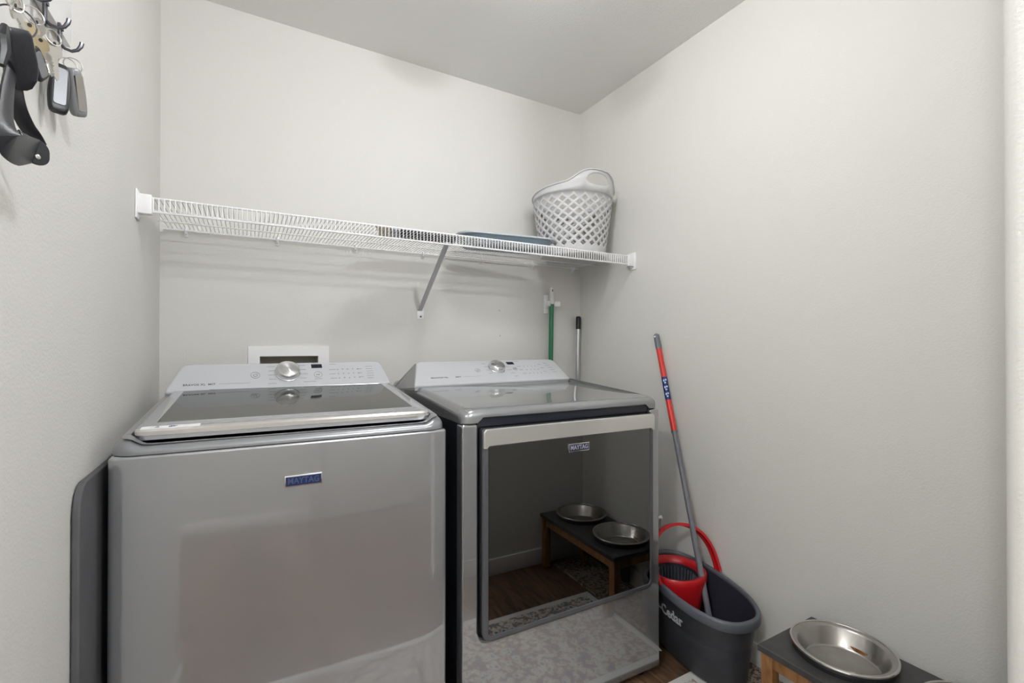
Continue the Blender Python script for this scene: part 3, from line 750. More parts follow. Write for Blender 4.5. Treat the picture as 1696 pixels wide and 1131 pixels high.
def V(a_i, z, off=0.0):
    key = (round(a_i, 4) % NC, round(z, 5))
    if key not in vc: vc[key] = m.bm.verts.new(bk_p(2 * PI * (a_i % NC) / NC, z))
    return vc[key]
dzr = (z_hi - z_lo) / (NR + 1)
hole = 0.62
for j in range(NR):
    zc = z_lo + dzr * (j + 1)
    for i in range(NC):
        ac = i + (0.5 if j % 2 else 0.0)
        O = [(ac + 0.5, zc), (ac, zc + dzr), (ac - 0.5, zc), (ac, zc - dzr)]
        I = []
        for k in range(4):
            p, qn = O[k], O[(k + 1) % 4]
            pp = O[k - 1]
            # two inner points near each corner, so the hole gets cut corners
            for nb, tt in ((pp, 0.16), (qn, 0.16)):
                xx = p[0] + (nb[0] - p[0]) * tt; zz = p[1] + (nb[1] - p[1]) * tt
                I.append((ac + (xx - ac) * hole, zc + (zz - zc) * hole))
        ov = [V(*p) for p in O]
        iv = [m.bm.verts.new(bk_p(2 * PI * p[0] / NC, p[1])) for p in I]
        for k in range(4):
            a_, b_ = ov[k], ov[(k + 1) % 4]
            m.bm.faces.new((a_, b_, iv[(2 * k + 2) % 8], iv[2 * k + 1]))
            m.bm.faces.new((a_, iv[2 * k + 1], iv[2 * k]))
# bands below and above the lattice
for i in range(NC * 2):
    pass
zb0 = z_lo + dzr * 0; 
for i in range(NC):
    b0, b1 = V(i, 0.0), V(i + 1, 0.0)
    pk0 = V(i, z_lo + dzr * 0); pk1 = V(i + 1, z_lo + dzr * 0); mid = V(i + 0.5, z_lo + dzr * 1)
    m.bm.faces.new((b0, b1, pk1, mid, pk0))
jt = NR - 1; off_t = 0.5 if jt % 2 else 0.0
zt = z_lo + dzr * (NR + 1)
SUB = 6
def rim_pt(a_i, z): return V(a_i, z)
handle_span = 0.36
for i in range(NC):
    a0_, a1_ = i + off_t, i + 1 + off_t
    top0, top1 = V(a0_, zt), V(a1_, zt); midv = V(a0_ + 0.5, zt - dzr)
    zc_ = zt + 0.012
    n0, n1 = V(a0_, zc_), V(a1_, zc_)
    m.bm.faces.new((top0, midv, top1, n1, n0))
# upper band in angular steps, with the two hand holes left open
NSUB = 4
def hole_z(dd):    # lower and upper edge of a hand hole at angle offset dd
    s_ = math.sqrt(max(0.0, 1 - (dd / 0.33) ** 2)); return s_ * 0.0245
rows = [0, .33, .66, 1.0]
for i in range(NC):
    for s_ in range(NSUB):
        u0 = i + off_t + s_ / NSUB; u1 = i + off_t + (s_ + 1) / NSUB
        def colz(u):
            a = 2 * PI * u / NC; zt_ = bk_top(a)
            dh = min(abs(math.atan2(math.sin(a - HA), math.cos(a - HA))), 9)
            if dh < 0.33:
                h_ = hole_z(dh); zc2 = zt_ - 0.041
                return [zt + 0.012, zc2 - h_ - 0.012, zc2 - h_, zc2 + h_, zc2 + h_ + 0.008, zt_], True
            L = zt_ - (zt + 0.012)
            zc2 = zt_ - 0.041 if L > 0.07 else zt + 0.012 + L * 0.5
            return [zt + 0.012, zc2 - 0.012 if L > 0.07 else zt + 0.012 + L * .3, zc2, zc2 + 1e-4, zc2 + 0.008 if L > 0.07 else zt + 0.012 + L * .75, zt_], False
        c0, h0 = colz(u0); c1, h1 = colz(u1)
        for k in range(5):
            if k == 2 and (h0 or h1): continue
            v4 = []
            for uu, zz in ((u0, c0[k]), (u1, c1[k]), (u1, c1[k + 1]), (u0, c0[k + 1])):
                v_ = V(uu, zz)
                if v_ not in v4: v4.append(v_)
            if len(v4) >= 3:
                try: m.bm.faces.new(v4)
                except ValueError: pass
# floor of the basket
fl_ = [V(i, 0.0) for i in range(NC)]
m.bm.faces.new(list(reversed(fl_)))
bmesh.ops.remove_doubles(m.bm, verts=m.bm.verts[:], dist=0.00005)
bo_ = m.build('basket_body', 'basket', basket, angle=60)
so = bo_.modifiers.new('thickness', 'SOLIDIFY'); so.thickness = 0.0035; so.offset = -1
rp = [bk_p(2 * PI * i / 96, bk_top(2 * PI * i / 96), -0.001) for i in range(97)]
MB().tube(rp, 0.0036, 6).build('rim', 'basket', basket)

# ================================================================== TRAY and cloth on the shelf
tray = thing('plastic_tray', 'slate blue shallow plastic bin with pale rim lying on the wire shelf', 'plastic bin', (1.268, -0.240, 1.585), -0.13)
tw_, tdp, th_ = 0.222, 0.102, 0.040
ou = lambda k, r=0.07: outline(-tw_ + k, tw_ - k, -tdp + k, tdp - k, r, 6, 2)
MB().loft([[(a, b, 0.0) for a, b in ou(0.030)], [(a, b, 0.006) for a, b in ou(0.022)], [(a, b, th_) for a, b in ou(0.004)], [(a, b, th_) for a, b in ou(0.006)], [(a, b, 0.008) for a, b in ou(0.025)], [(a, b, 0.004) for a, b in ou(0.032)]]).build('tray_body', 'tray', tray)
MB().loft([[(a, b, th_ - 0.004) for a, b in ou(0.004)], [(a, b, th_ - 0.002) for a, b in ou(-0.006)], [(a, b, th_ + 0.004) for a, b in ou(-0.006)], [(a, b, th_ + 0.005) for a, b in ou(0.0)], [(a, b, th_ + 0.002) for a, b in ou(0.006)], [(a, b, th_ - 0.004) for a, b in ou(0.006)]], cap0=False, cap1=False).build('tray_rim', 'tray_rim', tray)

cl = thing('folded_bag', 'flat dark blue-grey folded bag lying on the wire shelf near its brace', 'bag', (0.90, -0.285, 1.5830))
oc = outline(-0.112, 0.112, -0.080, 0.082, 0.012, 4, 4)
MB().loft([[(a + 0.35 * b, b, 0) for a, b in oc], [(a * 1.01 + 0.35 * b, b * 1.01, 0.002) for a, b in oc], [(a * 0.98 + 0.35 * b, b * 0.97, 0.005 + 0.001 * math.sin(a * 40)) for a, b in oc]]).build('bag_body', 'cloth', cl)
oc = outline(-0.146, -0.113, -0.078, 0.070, 0.006, 3, 2)
MB().loft([[(a + 0.35 * b, b, 0) for a, b in oc], [(a + 0.35 * b, b, 0.004) for a, b in oc]]).build('pale_flap', 'cloth_pale', cl)
oc = outline(-0.028, 0.028, -0.075, 0.06, 0.003, 2, 1)
tag(MB().loft([[(0.722 + a + 0.3 * b, -0.30 + b, 1.5832) for a, b in oc], [(0.722 + a + 0.3 * b, -0.30 + b, 1.5850) for a, b in oc]]).build('paper_card', 'cream', smooth=False), 'small flat cream card lying on the wire shelf beside the dark folded bag', 'card')

# ================================================================== BROOM in its wall clip, silver pole
gp0 = at(914, 476, 1, -0.032); gp1 = at(912.3, 588, 1, -0.032); dirp = (gp1 - gp0) / (gp1.z - gp0.z)
def on_g(z): return gp0 + dirp * (z - gp0.z)
broom = thing('broom', 'green broom handle with off-white tip hanging in a wall clip behind the dryer', 'broom', (on_g(0).x, on_g(0).y, 0))
zsplit = at(914, 503, 1, -0.032).z
MB().tube([on_g(0.12), on_g(0.6), on_g(zsplit)], 0.0122, 14).build('handle', 'green', broom, world=True)
MB().tube([on_g(zsplit - 0.002), on_g(zsplit + 0.06), on_g(gp0.z - 0.006), on_g(gp0.z)], [0.0132, 0.0130, 0.0122, 0.008], 14).build('handle_tip', 'old_white', broom, world=True)
tp = on_g(gp0.z - 0.018)
MB().tube([tp + Vector((-0.004, -0.0118, 0.006)), tp + Vector((-0.004, -0.0122, -0.006))], 0.0022, 8).build('hang_hole', 'black', broom, world=True)
gb = on_g(0.0)
MB().loft([[(gb.x + a, gb.y + b, 0.085) for a, b in outline(-0.10, 0.10, -0.018, 0.018, 0.012, 4)], [(gb.x + a, gb.y + b, 0.12) for a, b in outline(-0.06, 0.06, -0.016, 0.016, 0.012, 4)], [(gb.x + a, gb.y + b, 0.14) for a, b in outline(-0.02, 0.02, -0.014, 0.014, 0.012, 4)]]).build('broom_head', 'green', broom, world=True)
MB().loft([[(gb.x + a, gb.y + b, 0.0) for a, b in outline(-0.12, 0.12, -0.018, 0.018, 0.01, 4)], [(gb.x + a, gb.y + b, 0.086) for a, b in outline(-0.095, 0.095, -0.014, 0.014, 0.01, 4)]]).build('bristles', 'soft_black', broom, world=True)

cp = at(914, 501, 1, -0.03)
clip = thing('wall_clip_holder', 'white plastic broom clip fixed to the back wall in the corner under the shelf', 'wall clip', (cp.x, 0, cp.z))
MB().box(-0.034, -0.008, -0.010, 0, -0.058, 0.040, 0.003).build('clip_plate', 'white', clip)
MB().box(-0.034, 0.030, -0.014, -0.006, -0.030, 0.004, 0.003).build('clip_base', 'white', clip)
for s_ in (-1, 1):
    mm = MB().tube([(s_ * 0.014, -0.012, -0.008), (s_ * 0.0165, -0.024, -0.008), (s_ * 0.014, -0.036, -0.008), (s_ * 0.024, -0.046, -0.008), (s_ * 0.040, -0.050, -0.008)], 0.0028, 8, flat=4.6)
    mm.build('clip_arm', 'white', clip)

s0 = at(958, 524, 1, -0.028); s1 = at(956.2, 632, 1, -0.030); ds = (s1 - s0) / (s1.z - s0.z)
def on_s(z): return s0 + ds * (z - s0.z)
pole = thing('pole', 'silver metal pole with black grip leaning in the corner behind the dryer', 'pole', (on_s(0).x, on_s(0).y, 0))
zg = at(958, 545, 1, -0.028).z
MB().tube([on_s(0.0), on_s(0.5), on_s(zg + 0.002)], 0.0110, 14).build('tube', 'alu', pole, world=True)
MB().tube([on_s(zg), on_s(zg + 0.01), on_s(s0.z - 0.006), on_s(s0.z)], [0.0138, 0.0134, 0.0134, 0.010], 14).build('grip', 'black', pole, world=True)

# ================================================================== MOP BUCKET
BX, BY = 1.7205, -0.8965
BHW, BHL, BZ = 0.131, 0.229, 0.281
BHW0, BHL0 = 0.087, 0.200
bucket = thing('mop_bucket', 'charcoal oval mop bucket with red wringer between dryer and right wall', 'bucket', (BX, BY, 0.0085), -0.135)
bucket.scale = (1, 1, 0.97)
def b_size(z): t = z / BZ; return BHW0 + (BHW - BHW0) * t, BHL0 + (BHL - BHL0) * t
BE = 2.4
def b_out(z, off=0.0, n=72):
    hw_, hl = b_size(z); hw_ -= off; hl -= off
    pts = []
    for k in range(n):
        a = 2 * PI * k / n; e_ = 2 / BE
        c_, s_ = math.cos(a), math.sin(a)
        pts.append((math.copysign(abs(c_) ** e_, c_) * hw_, math.copysign(abs(s_) ** e_, s_) * hl))
    return pts
def b_rimz(a, b): return BZ + 0.10 * b      # the rim falls towards the pouring end
prof = [(0.0, 0.012), (0.004, 0.003), (0.012, 0), (0.10, 0), (0.142, 0.0), (0.150, 0.0025), (0.158, 0.0), (0.20, 0.0)]
rings = [[(a, b, z) for a, b in b_out(z, off)] for z, off in prof]
rings.append([(a, b, b_rimz(a, b) - 0.012) for a, b in b_out(BZ - 0.012)])
rings.append([(a, b, b_rimz(a, b) - 0.010) for a, b in b_out(BZ - 0.010, 0.004)])
inner = [[(a, b, z if z < 0.2 else b_rimz(a, b) - 0.012) for a, b in b_out(z, 0.0045)] for z in (BZ - 0.012, 0.15, 0.012)]
MB().loft(rings, cap1=False).build('bucket_body', 'bucket', bucket, angle=50)
MB().loft(inner, cap0=False).build('bucket_inside', 'bucket_in', bucket, angle=50)
rr = []
for off, dz in ((0.004, -0.030), (-0.006, -0.032), (-0.009, -0.026), (-0.009, -0.006), (-0.006, 0.0), (0.0, 0.002), (0.005, 0.0), (0.007, -0.006), (0.0045, -0.02)):
    rr.append([(a * 1.0, b, b_rimz(a, b) + dz) for a, b in b_out(BZ, off)])
MB().loft(rr + [rr[0]], cap0=False, cap1=False).build('bucket_rim', 'bucket_rim', bucket, angle=60)
# lettering on the side towards the dryer
tb = text_bm('O-Cedar', 0.056, 0.0004, 'CENTER', 0.0012, 1.0)
bmesh.ops.subdivide_edges(tb, edges=tb.edges[:], cuts=1)
def b_halfw(z, b):
    hw_, hl = b_size(z)
    return hw_ * (max(0.0, 1 - abs(b / hl) ** BE)) ** (1 / BE)
x0 = min(v.co.x for v in tb.verts); x1 = max(v.co.x for v in tb.verts)
TY0, TY1 = 0.104, -0.056      # from the O (far) to the r (near), bucket coordinates
for v in tb.verts:
    yb = TY0 + (TY1 - TY0) * (v.co.x - x0) / (x1 - x0); zb = 0.181 + v.co.y
    v.co = Vector((-b_halfw(zb, yb) - 0.0010 - v.co.z, yb, zb))
MB().join(tb).build('lettering', 'lettering', bucket, smooth=False)
# wringer
wr = MB().lathe([(0.0, 0.05), (0.070, 0.05), (0.1145, 0.262), (0.1150, 0.284), (0.111, 0.291), (0.094, 0.286), (0.088, 0.277), (0.086, 0.265), (0.060, 0.08), (0, 0.08)], 48)
wr.xform(Matrix.Translation((-0.006, 0.105, 0.0)))
wringer = wr.build('wringer', 'red', bucket, angle=40)
wr = MB().lathe([(0.086, 0.268), (0.082, 0.270), (0.080, 0.25), (0.066, 0.15), (0, 0.148)], 48); wr.xform(Matrix.Translation((-0.006, 0.105, 0)))
wbas = wr.build('wringer_basket', 'bucket_in', wringer)
rib0 = None
for k in range(36):
    a = 2 * PI * k / 36
    if rib0 is None:
        rib0 = MB().tube([(0.0785, 0, 0.258), (0.074, 0, 0.215), (0.0645, 0, 0.158)], 0.0030, 5).build('rib', 'bucket_rim', wbas); o = rib0
    else:
        o = rib0.copy(); C.objects.link(o)
    o.location = (-0.006, 0.105, 0); o.rotation_euler = (0, 0, a)
# carrying handle
pA = Vector((-0.137, 0.040, 0.280)); pB = Vector((0.136, 0.028, 0.284)); top = Vector((-0.045, 0.112, 0.462))
def hpt(t):
    a = PI * (1 - t); u = math.cos(a); s_ = math.sin(a)
    base_ = pA.lerp(pB, (u + 1) / 2)
    return base_ + Vector((-0.034 * (1 - u) / 2, 0.066, 0.184)) * (s_ ** 0.75)
hpts = [hpt(i / 28) for i in range(29)]
def band(pts, hw_, th):
    rings = []
    for i, p in enumerate(pts):
        t = (pts[min(i + 1, len(pts) - 1)] - pts[max(i - 1, 0)]).normalized()
        wv = Vector((0, 0.937, -0.349)); wv = (wv - t * wv.dot(t)).normalized(); nv = t.cross(wv)
        rings.append([p + wv * a + nv * b for a, b in ((-hw_, th), (-hw_, -th), (-hw_ * 0.6, -th), (-hw_ * 0.5, -th * 0.2), (hw_ * 0.5, -th * 0.2), (hw_ * 0.6, -th), (hw_, -th), (hw_, th))])
    return rings
MB().loft(band(hpts, 0.0130, 0.0055)).build('carry_handle', 'red', bucket, angle=50)

# mop standing in the bucket
mt = at(1086.5, 553, 0, W - 0.014); ml = at(1172, 1008, 0, 1.755)
dm = (ml - mt)
def on_m(t): return mt + dm * t
mop = thing('mop', 'tall spin mop with red and grey handle standing in the bucket, leaning on the wall', 'mop', on_m(1.14))
yy_ = lambda py: (py - 553) / (1008 - 553)
# perspective-correct parameter along the pole for a pixel row
def t_at(py):
    lo, hi = -0.2, 1.3
    for _ in range(50):
        mid = (lo + hi) / 2; p = on_m(mid) - CAM
        F = Vector((math.sin(YAW) * math.cos(PITCH), math.cos(YAW) * math.cos(PITCH), math.sin(PITCH))); R = Vector((math.cos(YAW), -math.sin(YAW), 0)); U_ = R.cross(F)
        yv = PY0 - FPX * p.dot(U_) / p.dot(F)
        if yv < py: lo = mid
        else: hi = mid
    return lo
T = {k: t_at(v) for k, v in dict(g1=578, l0=625, l1=662, r1=714, j=870).items()}
MB().tube([on_m(0.0), on_m(0.006), on_m(T['g1'] * 0.8), on_m(T['g1'])], [0.006, 0.0120, 0.0135, 0.0128], 16).build('grip', 'grip_grey', mop, world=True)
eh = (at(1086, 556.5, 0, W - 0.030))
MB().lathe([(0.0, -0.001), (0.0042, -0.001), (0.0042, 0.004), (0, 0.004)], 12, m=Matrix.Rotation(-PI / 2, 4, 'Y'), c=(mt.x - 0.0115, mt.y - 0.006, mt.z - 0.012)).build('hang_hole', 'white', mop, world=True)
MB().tube([on_m(T['g1']), on_m(T['r1'])], 0.0118, 16).build('upper_tube', 'pole_red', mop, world=True)
lab = MB().tube([on_m(T['l0'] - 0.001), on_m(T['l1'] + 0.001)], 0.0121, 16).build('label_band', 'blue_mark', mop, world=True)
ax = dm.normalized(); tocam = (CAM - on_m(T['l0'])); tocam = (tocam - ax * tocam.dot(ax)).normalized(); sd = ax.cross(tocam).normalized()
mk = MB()
for i in range(3):
    c_ = on_m(T['l0'] + (T['l1'] - T['l0']) * (0.2 + 0.3 * i)) + tocam * 0.0125
    for a, b, s1_, s2_ in ((-0.004, 0.006, 0.004, 0.005), (0.004, 0.004, 0.0035, 0.006), (0.0, -0.006, 0.005, 0.004)):
        cc = c_ + sd * a - ax * b
        mk.loft([[cc + sd * (s1_ * math.cos(k * PI / 4)) + ax * (s2_ * math.sin(k * PI / 4)) - tocam * 0.0035 for k in range(8)], [cc + sd * (s1_ * 0.9 * math.cos(k * PI / 4)) + ax * (s2_ * 0.9 * math.sin(k * PI / 4)) - tocam * 0.0004 for k in range(8)]])
o = mk.build('label_print', 'pale_blue', mop, world=True, smooth=False)
MB().tube([on_m(T['r1'] - 0.002), on_m(T['r1'] + 0.006)], 0.0128, 16).build('collar', 'grip_grey', mop, world=True)
MB().tube([on_m(T['r1']), on_m(T['j'])], 0.0098, 16).tube([on_m(T['j']), on_m(1.12)], 0.0108, 16).build('lower_tube', 'pole_grey', mop, world=True)
hb_ = on_m(1.12)
MB().lathe([(0.02, 0.02), (0.04, 0.012), (0.05, 0.0), (0.05, -0.008), (0, -0.008)], 20, c=(hb_.x, hb_.y, hb_.z - 0.01)).build('mop_head', 'red', mop, world=True)
MB().lathe([(0.04, 0.0), (0.05, -0.012), (0.052, -0.05), (0.04, -0.06), (0, -0.06)], 20, c=(hb_.x, hb_.y, hb_.z - 0.018)).build('mop_fibres', 'mop_fibre', mop, world=True)

# small white hook on the wall behind the bucket, scrap of paper on the floor
pk = at(1093, 857, 0, W - 0.006)
hk = MB().lathe([(0.009, 0), (0.009, 0.003), (0.005, 0.005), (0.0055, 0.012), (0.008, 0.016), (0.006, 0.02), (0, 0.021)], 16, m=Matrix.Rotation(-PI / 2, 4, 'Y'), c=(W, pk.y, pk.z))
tag(hk.build('wall_peg', 'white'), 'small white peg on the right wall above the mop bucket handle', 'peg')
pp = at(1093, 1077.5, 2, 0.0)
sp = MB().loft([[(pp.x - 0.012, pp.y + 0.008, 0.0006), (pp.x + 0.004, pp.y - 0.006, 0.0006), (pp.x - 0.001, pp.y + 0.014, 0.0006)], [(pp.x - 0.012, pp.y + 0.008, 0.001), (pp.x + 0.004, pp.y - 0.006, 0.0016), (pp.x - 0.001, pp.y + 0.014, 0.014)]])
tag(sp.build('paper_scrap', 'white', smooth=False), 'tiny white paper scrap on the floor beside the dryer foot', 'paper scrap')

# ================================================================== RUGS
def mat_rug(name, label, x0, x1, y0, y1, material, border=0.0, rz=0.0):
    t = thing(name, label, 'rug', ((x0 + x1) / 2, (y0 + y1) / 2, 0), rz)
    hx_, hy_ = (x1 - x0) / 2, (y1 - y0) / 2
    o1 = outline(-hx_, hx_, -hy_, hy_, 0.006, 3, 1)
    MB().loft([[(a, b, 0.0005) for a, b in o1], [(a, b, 0.006) for a, b in o1], [(a * 0.999, b * 0.998, 0.007) for a, b in o1]]).build('backing', 'rug_border' if border else material, t)
    if border:
        o2 = outline(-hx_ + border, hx_ - border, -hy_ + border, hy_ - border, 0.004, 3, 1)
        MB().loft([[(a, b, 0.0065) for a, b in o2], [(a, b, 0.0085) for a, b in o2]]).build('woven_field', material, t)
    return t
mat_rug('runner_rug', 'pale blue-grey patterned runner rug with cream edge in front of the machines', 0.12, 1.640, -1.49, -0.940, 'rug', 0.030)
mat_rug('speckled_mat', 'brown speckled mat under the dog bowl stand along the right wall', 1.655, W - 0.015, -1.80, -1.00, 'mat2')

# ================================================================== BOWL STAND
SX0, SX1, SYa, SYb, SZ = 1.579, W - 0.015, -1.815, -1.226, 0.279
stand = thing('bowl_stand', 'low dark-topped wooden pet bowl stand by the right wall in front of the bucket', 'bowl stand', ((SX0 + SX1) / 2, (SYa + SYb) / 2, 0.007))
bowls = [(1.743, -1.374), (1.743, -1.678)]
# top board with two round openings: a grid of quads between the outline and the circles
tpm = MB()
def half_top(y0, y1, c):
    n = 48; ring = [(c[0] + 0.113 * math.cos(2 * PI * k / n), c[1] + 0.113 * math.sin(2 * PI * k / n)) for k in range(n)]
    outer = []
    for k in range(n):
        a = 2 * PI * k / n; dx, dy = math.cos(a), math.sin(a)
        ts = []
        if dx > 1e-9: ts.append((SX1 - c[0]) / dx)
        if dx < -1e-9: ts.append((SX0 - c[0]) / dx)
        if dy > 1e-9: ts.append((y1 - c[1]) / dy)
        if dy < -1e-9: ts.append((y0 - c[1]) / dy)
        t_ = min(ts); outer.append([c[0] + dx * t_, c[1] + dy * t_])
    for cx_, cy_ in ((SX0, y0), (SX0, y1), (SX1, y0), (SX1, y1)):      # snap the nearest outline point to each corner
        b_ = min(outer, key=lambda p: (p[0] - cx_) ** 2 + (p[1] - cy_) ** 2); b_[0], b_[1] = cx_, cy_
    z1, z0 = SZ, SZ - 0.018
    tpm.loft([[(a, b, z0) for a, b in ring], [(a, b, z0) for a, b in outer], [(a, b, z1 - 0.002) for a, b in outer],
              [(min(max(a, SX0 + 0.002), SX1 - 0.002), b if abs(b - (bowls[0][1] + bowls[1][1]) / 2) < 0.01 else min(max(b, SYa + 0.002), SYb - 0.002), z1) for a, b in outer], [(a, b, z1) for a, b in ring], [(a, b, z0) for a, b in ring]], cap0=False, cap1=False)
ym = (bowls[0][1] + bowls[1][1]) / 2
half_top(ym, SYb, bowls[0]); half_top(SYa, ym, bowls[1])
bmesh.ops.remove_doubles(tpm.bm, verts=tpm.bm.verts[:], dist=0.0001)
tpm.build('top_board', 'stand_top', stand, world=True, angle=30)
lg_ = 0.034
for xx in (SX0 + 0.006, SX1 - 0.006 - lg_):
    for yy in (SYa + 0.006, SYb - 0.006 - lg_):
        MB().box(xx, xx + lg_, yy, yy + lg_, 0.007, SZ - 0.018, 0.002).build('leg', 'pine', stand, world=True)
for xx in (SX0 + 0.010, SX1 - 0.010 - 0.018):
    MB().box(xx, xx + 0.018, SYa + 0.04, SYb - 0.04, SZ - 0.056, SZ - 0.018, 0.0015).build('side_rail', 'pine', stand, world=True)
for yy in (SYa + 0.010, SYb - 0.010 - 0.018):
    MB().box(SX0 + 0.04, SX1 - 0.04, yy, yy + 0.018, SZ - 0.056, SZ - 0.018, 0.0015).build('end_rail', 'pine', stand, world=True)
MB().box(SX1 - 0.030, SX1 - 0.022, SYa + 0.04, SYb - 0.20, 0.03, SZ - 0.06).build('back_panel', 'panel_dark', stand, world=True, smooth=False)

def bowl(c, label):
    z = SZ + 0.007
    t = thing('dog_bowl', label, 'bowl', (c[0], c[1], z), 0, 'steel bowls in the stand')
    R0 = 0.1275
    MB().lathe([(0.0, -0.042), (0.080, -0.042), (0.096, -0.036), (0.110, 0.0), (R0 - 0.010, 0.012), (R0 - 0.004, 0.0145), (R0, 0.012), (R0 + 0.001, 0.013), (R0 - 0.003, 0.0165), (R0 - 0.012, 0.0155), (0.107, 0.0105), (0.094, -0.034), (0.088, -0.0385), (0.0, -0.0395)], 64).build('bowl_body', 'steel', t, angle=50)
    MB().lathe([(0.1105, -0.007), (0.1235, -0.007), (0.1240, 0.004), (0.1185, 0.0105), (0.1135, 0.008), (0.1105, -0.007)], 48).build('rubber_ring', 'rubber', t)
    MB().tube([(R0 * 0.985 * math.cos(2 * PI * i / 64), R0 * 0.985 * math.sin(2 * PI * i / 64), 0.0150) for i in range(65)], 0.0034, 8).build('rolled_rim', 'steel_bright', t)
bowl(bowls[0], 'stainless steel dog bowl at the stand end next to the bucket')
bowl(bowls[1], 'stainless steel dog bowl at the stand end away from the bucket')

# ================================================================== KEY RACK and keys on the left wall
K = lambda px, py, x: at(px, py, 0, x)
cor = K(118, 80, 0.012)
rack = thing('key_rack', 'white key rack board with dark hooks on the left wall', 'key rack', (0, cor.y - 0.2, cor.z))
yE = cor.y; zE = cor.z
MB().box(0.0, 0.012, yE - 0.42, yE, zE, zE + 0.20, 0.0015).build('board', 'white', rack, world=True)
hook_mesh = None
hook_y = [K(102, 78, 0.016).y - 0.0625 * i for i in range(6)]
hz = K(102, 78, 0.016).z
for i, hy in enumerate(hook_y):
    for row in (0, 1):
        if hook_mesh is None:
            mm = MB().box(0.0, 0.004, -0.005, 0.005, -0.004, 0.036, 0.001)
            mm.tube([(0.003, 0, 0.004), (0.008, 0, -0.001), (0.016, 0, -0.003), (0.023, 0, 0.001), (0.027, 0, 0.008), (0.028, 0, 0.014)], [0.0024, 0.0024, 0.0024, 0.0026, 0.003, 0.003], 8)
            mm.box(0.003, 0.006, -0.0025, 0.0025, 0.026, 0.031)
            hook_mesh = mm.build('hook', 'dark_steel', rack); o = hook_mesh
        else:
            o = hook_mesh.copy(); C.objects.link(o)
        rl = rack.location
        o.location = (0.012 - rl.x, hy - rl.y, hz + 0.085 * row - rl.z)

RING_R = 0.011
def ring_pts(c, r, ax_deg):
    a = math.radians(ax_deg); u = Vector((math.cos(a), math.sin(a), 0)); v = Vector((0, 0, 1))
    return [c + u * (r * math.cos(2 * PI * i / 24)) + v * (r * math.sin(2 * PI * i / 24)) for i in range(25)]
def split_ring(parent, c, r, deg, mt='nickel'):
    MB().tube(ring_pts(c, r, deg), 0.0009, 6).build('key_ring', mt, parent, world=True)

def frame_from(top, bot, face):
    """axes: z up along the item, x width, y thickness (facing direction 'face')"""
    z = (top - bot).normalized(); f = Vector(face); y = (f - z * f.dot(z)).normalized(); x = y.cross(z)
    return Matrix(((x.x, y.x, z.x, bot.x), (x.y, y.y, z.y, bot.y), (x.z, y.z, z.z, bot.z), (0, 0, 0, 1)))

def fob(label, top, bot, face, wd, th, body='fob_grey', panel='fob_chrome', marks=True, ring=None, group='car key fobs on the rack'):
    t = thing('key_fob', label, 'key fob', (bot.x, bot.y, bot.z), 0, group)
    FMx = frame_from(top, bot, face); L = (top - bot).length
    def sec(z, k):
        u = z / L; wv = wd / 2 * (0.70 + 0.30 * math.sin(PI * min(1, max(0, u * 0.9 + 0.12)))) * k
        return [FMx @ Vector((a, b, z)) for a, b in outline(-wv, wv, -th / 2 * k, th / 2 * k, th * 0.32 * k, 4)]
    MB().loft([sec(0, 0.72), sec(L * 0.03, 0.93)] + [sec(L * (0.1 + 0.1 * i), 1.0) for i in range(9)] + [sec(L * 0.97, 0.92), sec(L, 0.7)]).build('fob_body', body, t, world=True, angle=45)
    pr = []
    for yy0, k in ((th / 2 - 0.001, 1.0), (th / 2 + 0.0012, 0.9)):
        pr.append([FMx @ Vector((a * k, yy0, L * 0.5 + (b - L * 0.5) * (0.98 if k < 1 else 1))) for a, b in outline(-wd * 0.30, wd * 0.30, L * 0.12, L * 0.90, wd * 0.16, 4)])
    pn = MB().loft(pr).build('chrome_face', panel, t, world=True)
    if marks:
        mk_ = MB()
        for i in range(3):
            zz = L * (0.30 + 0.18 * i)
            mk_.loft([[FMx @ Vector((a, th / 2 + 0.0010, zz + b)) for a, b in outline(-wd * 0.16, wd * 0.16, -0.004, 0.004, 0.002, 3)], [FMx @ Vector((a, th / 2 + 0.0022, zz + b)) for a, b in outline(-wd * 0.15, wd * 0.15, -0.0036, 0.0036, 0.002, 3)]])
        mk_.build('fob_buttons', 'fob_grey', pn, smooth=False).matrix_parent_inverse = MATRIX[t.name].inverted()
    if ring is not None: split_ring(t, ring, RING_R, 20)
    return t

def key(label, top, bot, face, wd, mt='nickel', ring=None, deg=30, group='house keys on the rack'):
    t = thing('key', label, 'key', (bot.x, bot.y, bot.z), 0, group)
    FMx = frame_from(top, bot, face); L = (top - bot).length; hw = wd / 2; bl = L * 0.58
    prof_ = [(-hw * 0.34, 0.0), (-hw * 0.10, -0.002), (hw * 0.30, 0.004)]
    nt_ = 6
    for i in range(nt_):
        z0 = bl * (0.12 + 0.75 * i / nt_); prof_ += [(hw * 0.46, z0), (hw * (0.18 + 0.1 * ((i * 7) % 3)), z0 + bl * 0.07)]
    prof_ += [(hw * 0.42, bl * 0.94), (hw * 0.95, bl + L * 0.04), (hw, bl + L * 0.15), (hw * 0.85, L * 0.93), (hw * 0.45, L), (-hw * 0.45, L), (-hw * 0.85, L * 0.93), (-hw, bl + L * 0.15), (-hw * 0.95, bl + L * 0.04), (-hw * 0.34, bl * 0.94)]
    MB().loft([[FMx @ Vector((a, -0.001, b)) for a, b in prof_], [FMx @ Vector((a, 0.001, b)) for a, b in prof_]]).build('key_blade', mt, t, world=True, smooth=False)
    MB().tube([FMx @ Vector((0, -0.0013, L * 0.91)), FMx @ Vector((0, 0.0013, L * 0.91))], 0.0022, 10).build('key_hole', 'black', t, world=True)
    if ring is not None: split_ring(t, ring, RING_R * 0.9, deg)
    return t
cf = lambda p: (CAM - p).normalized()
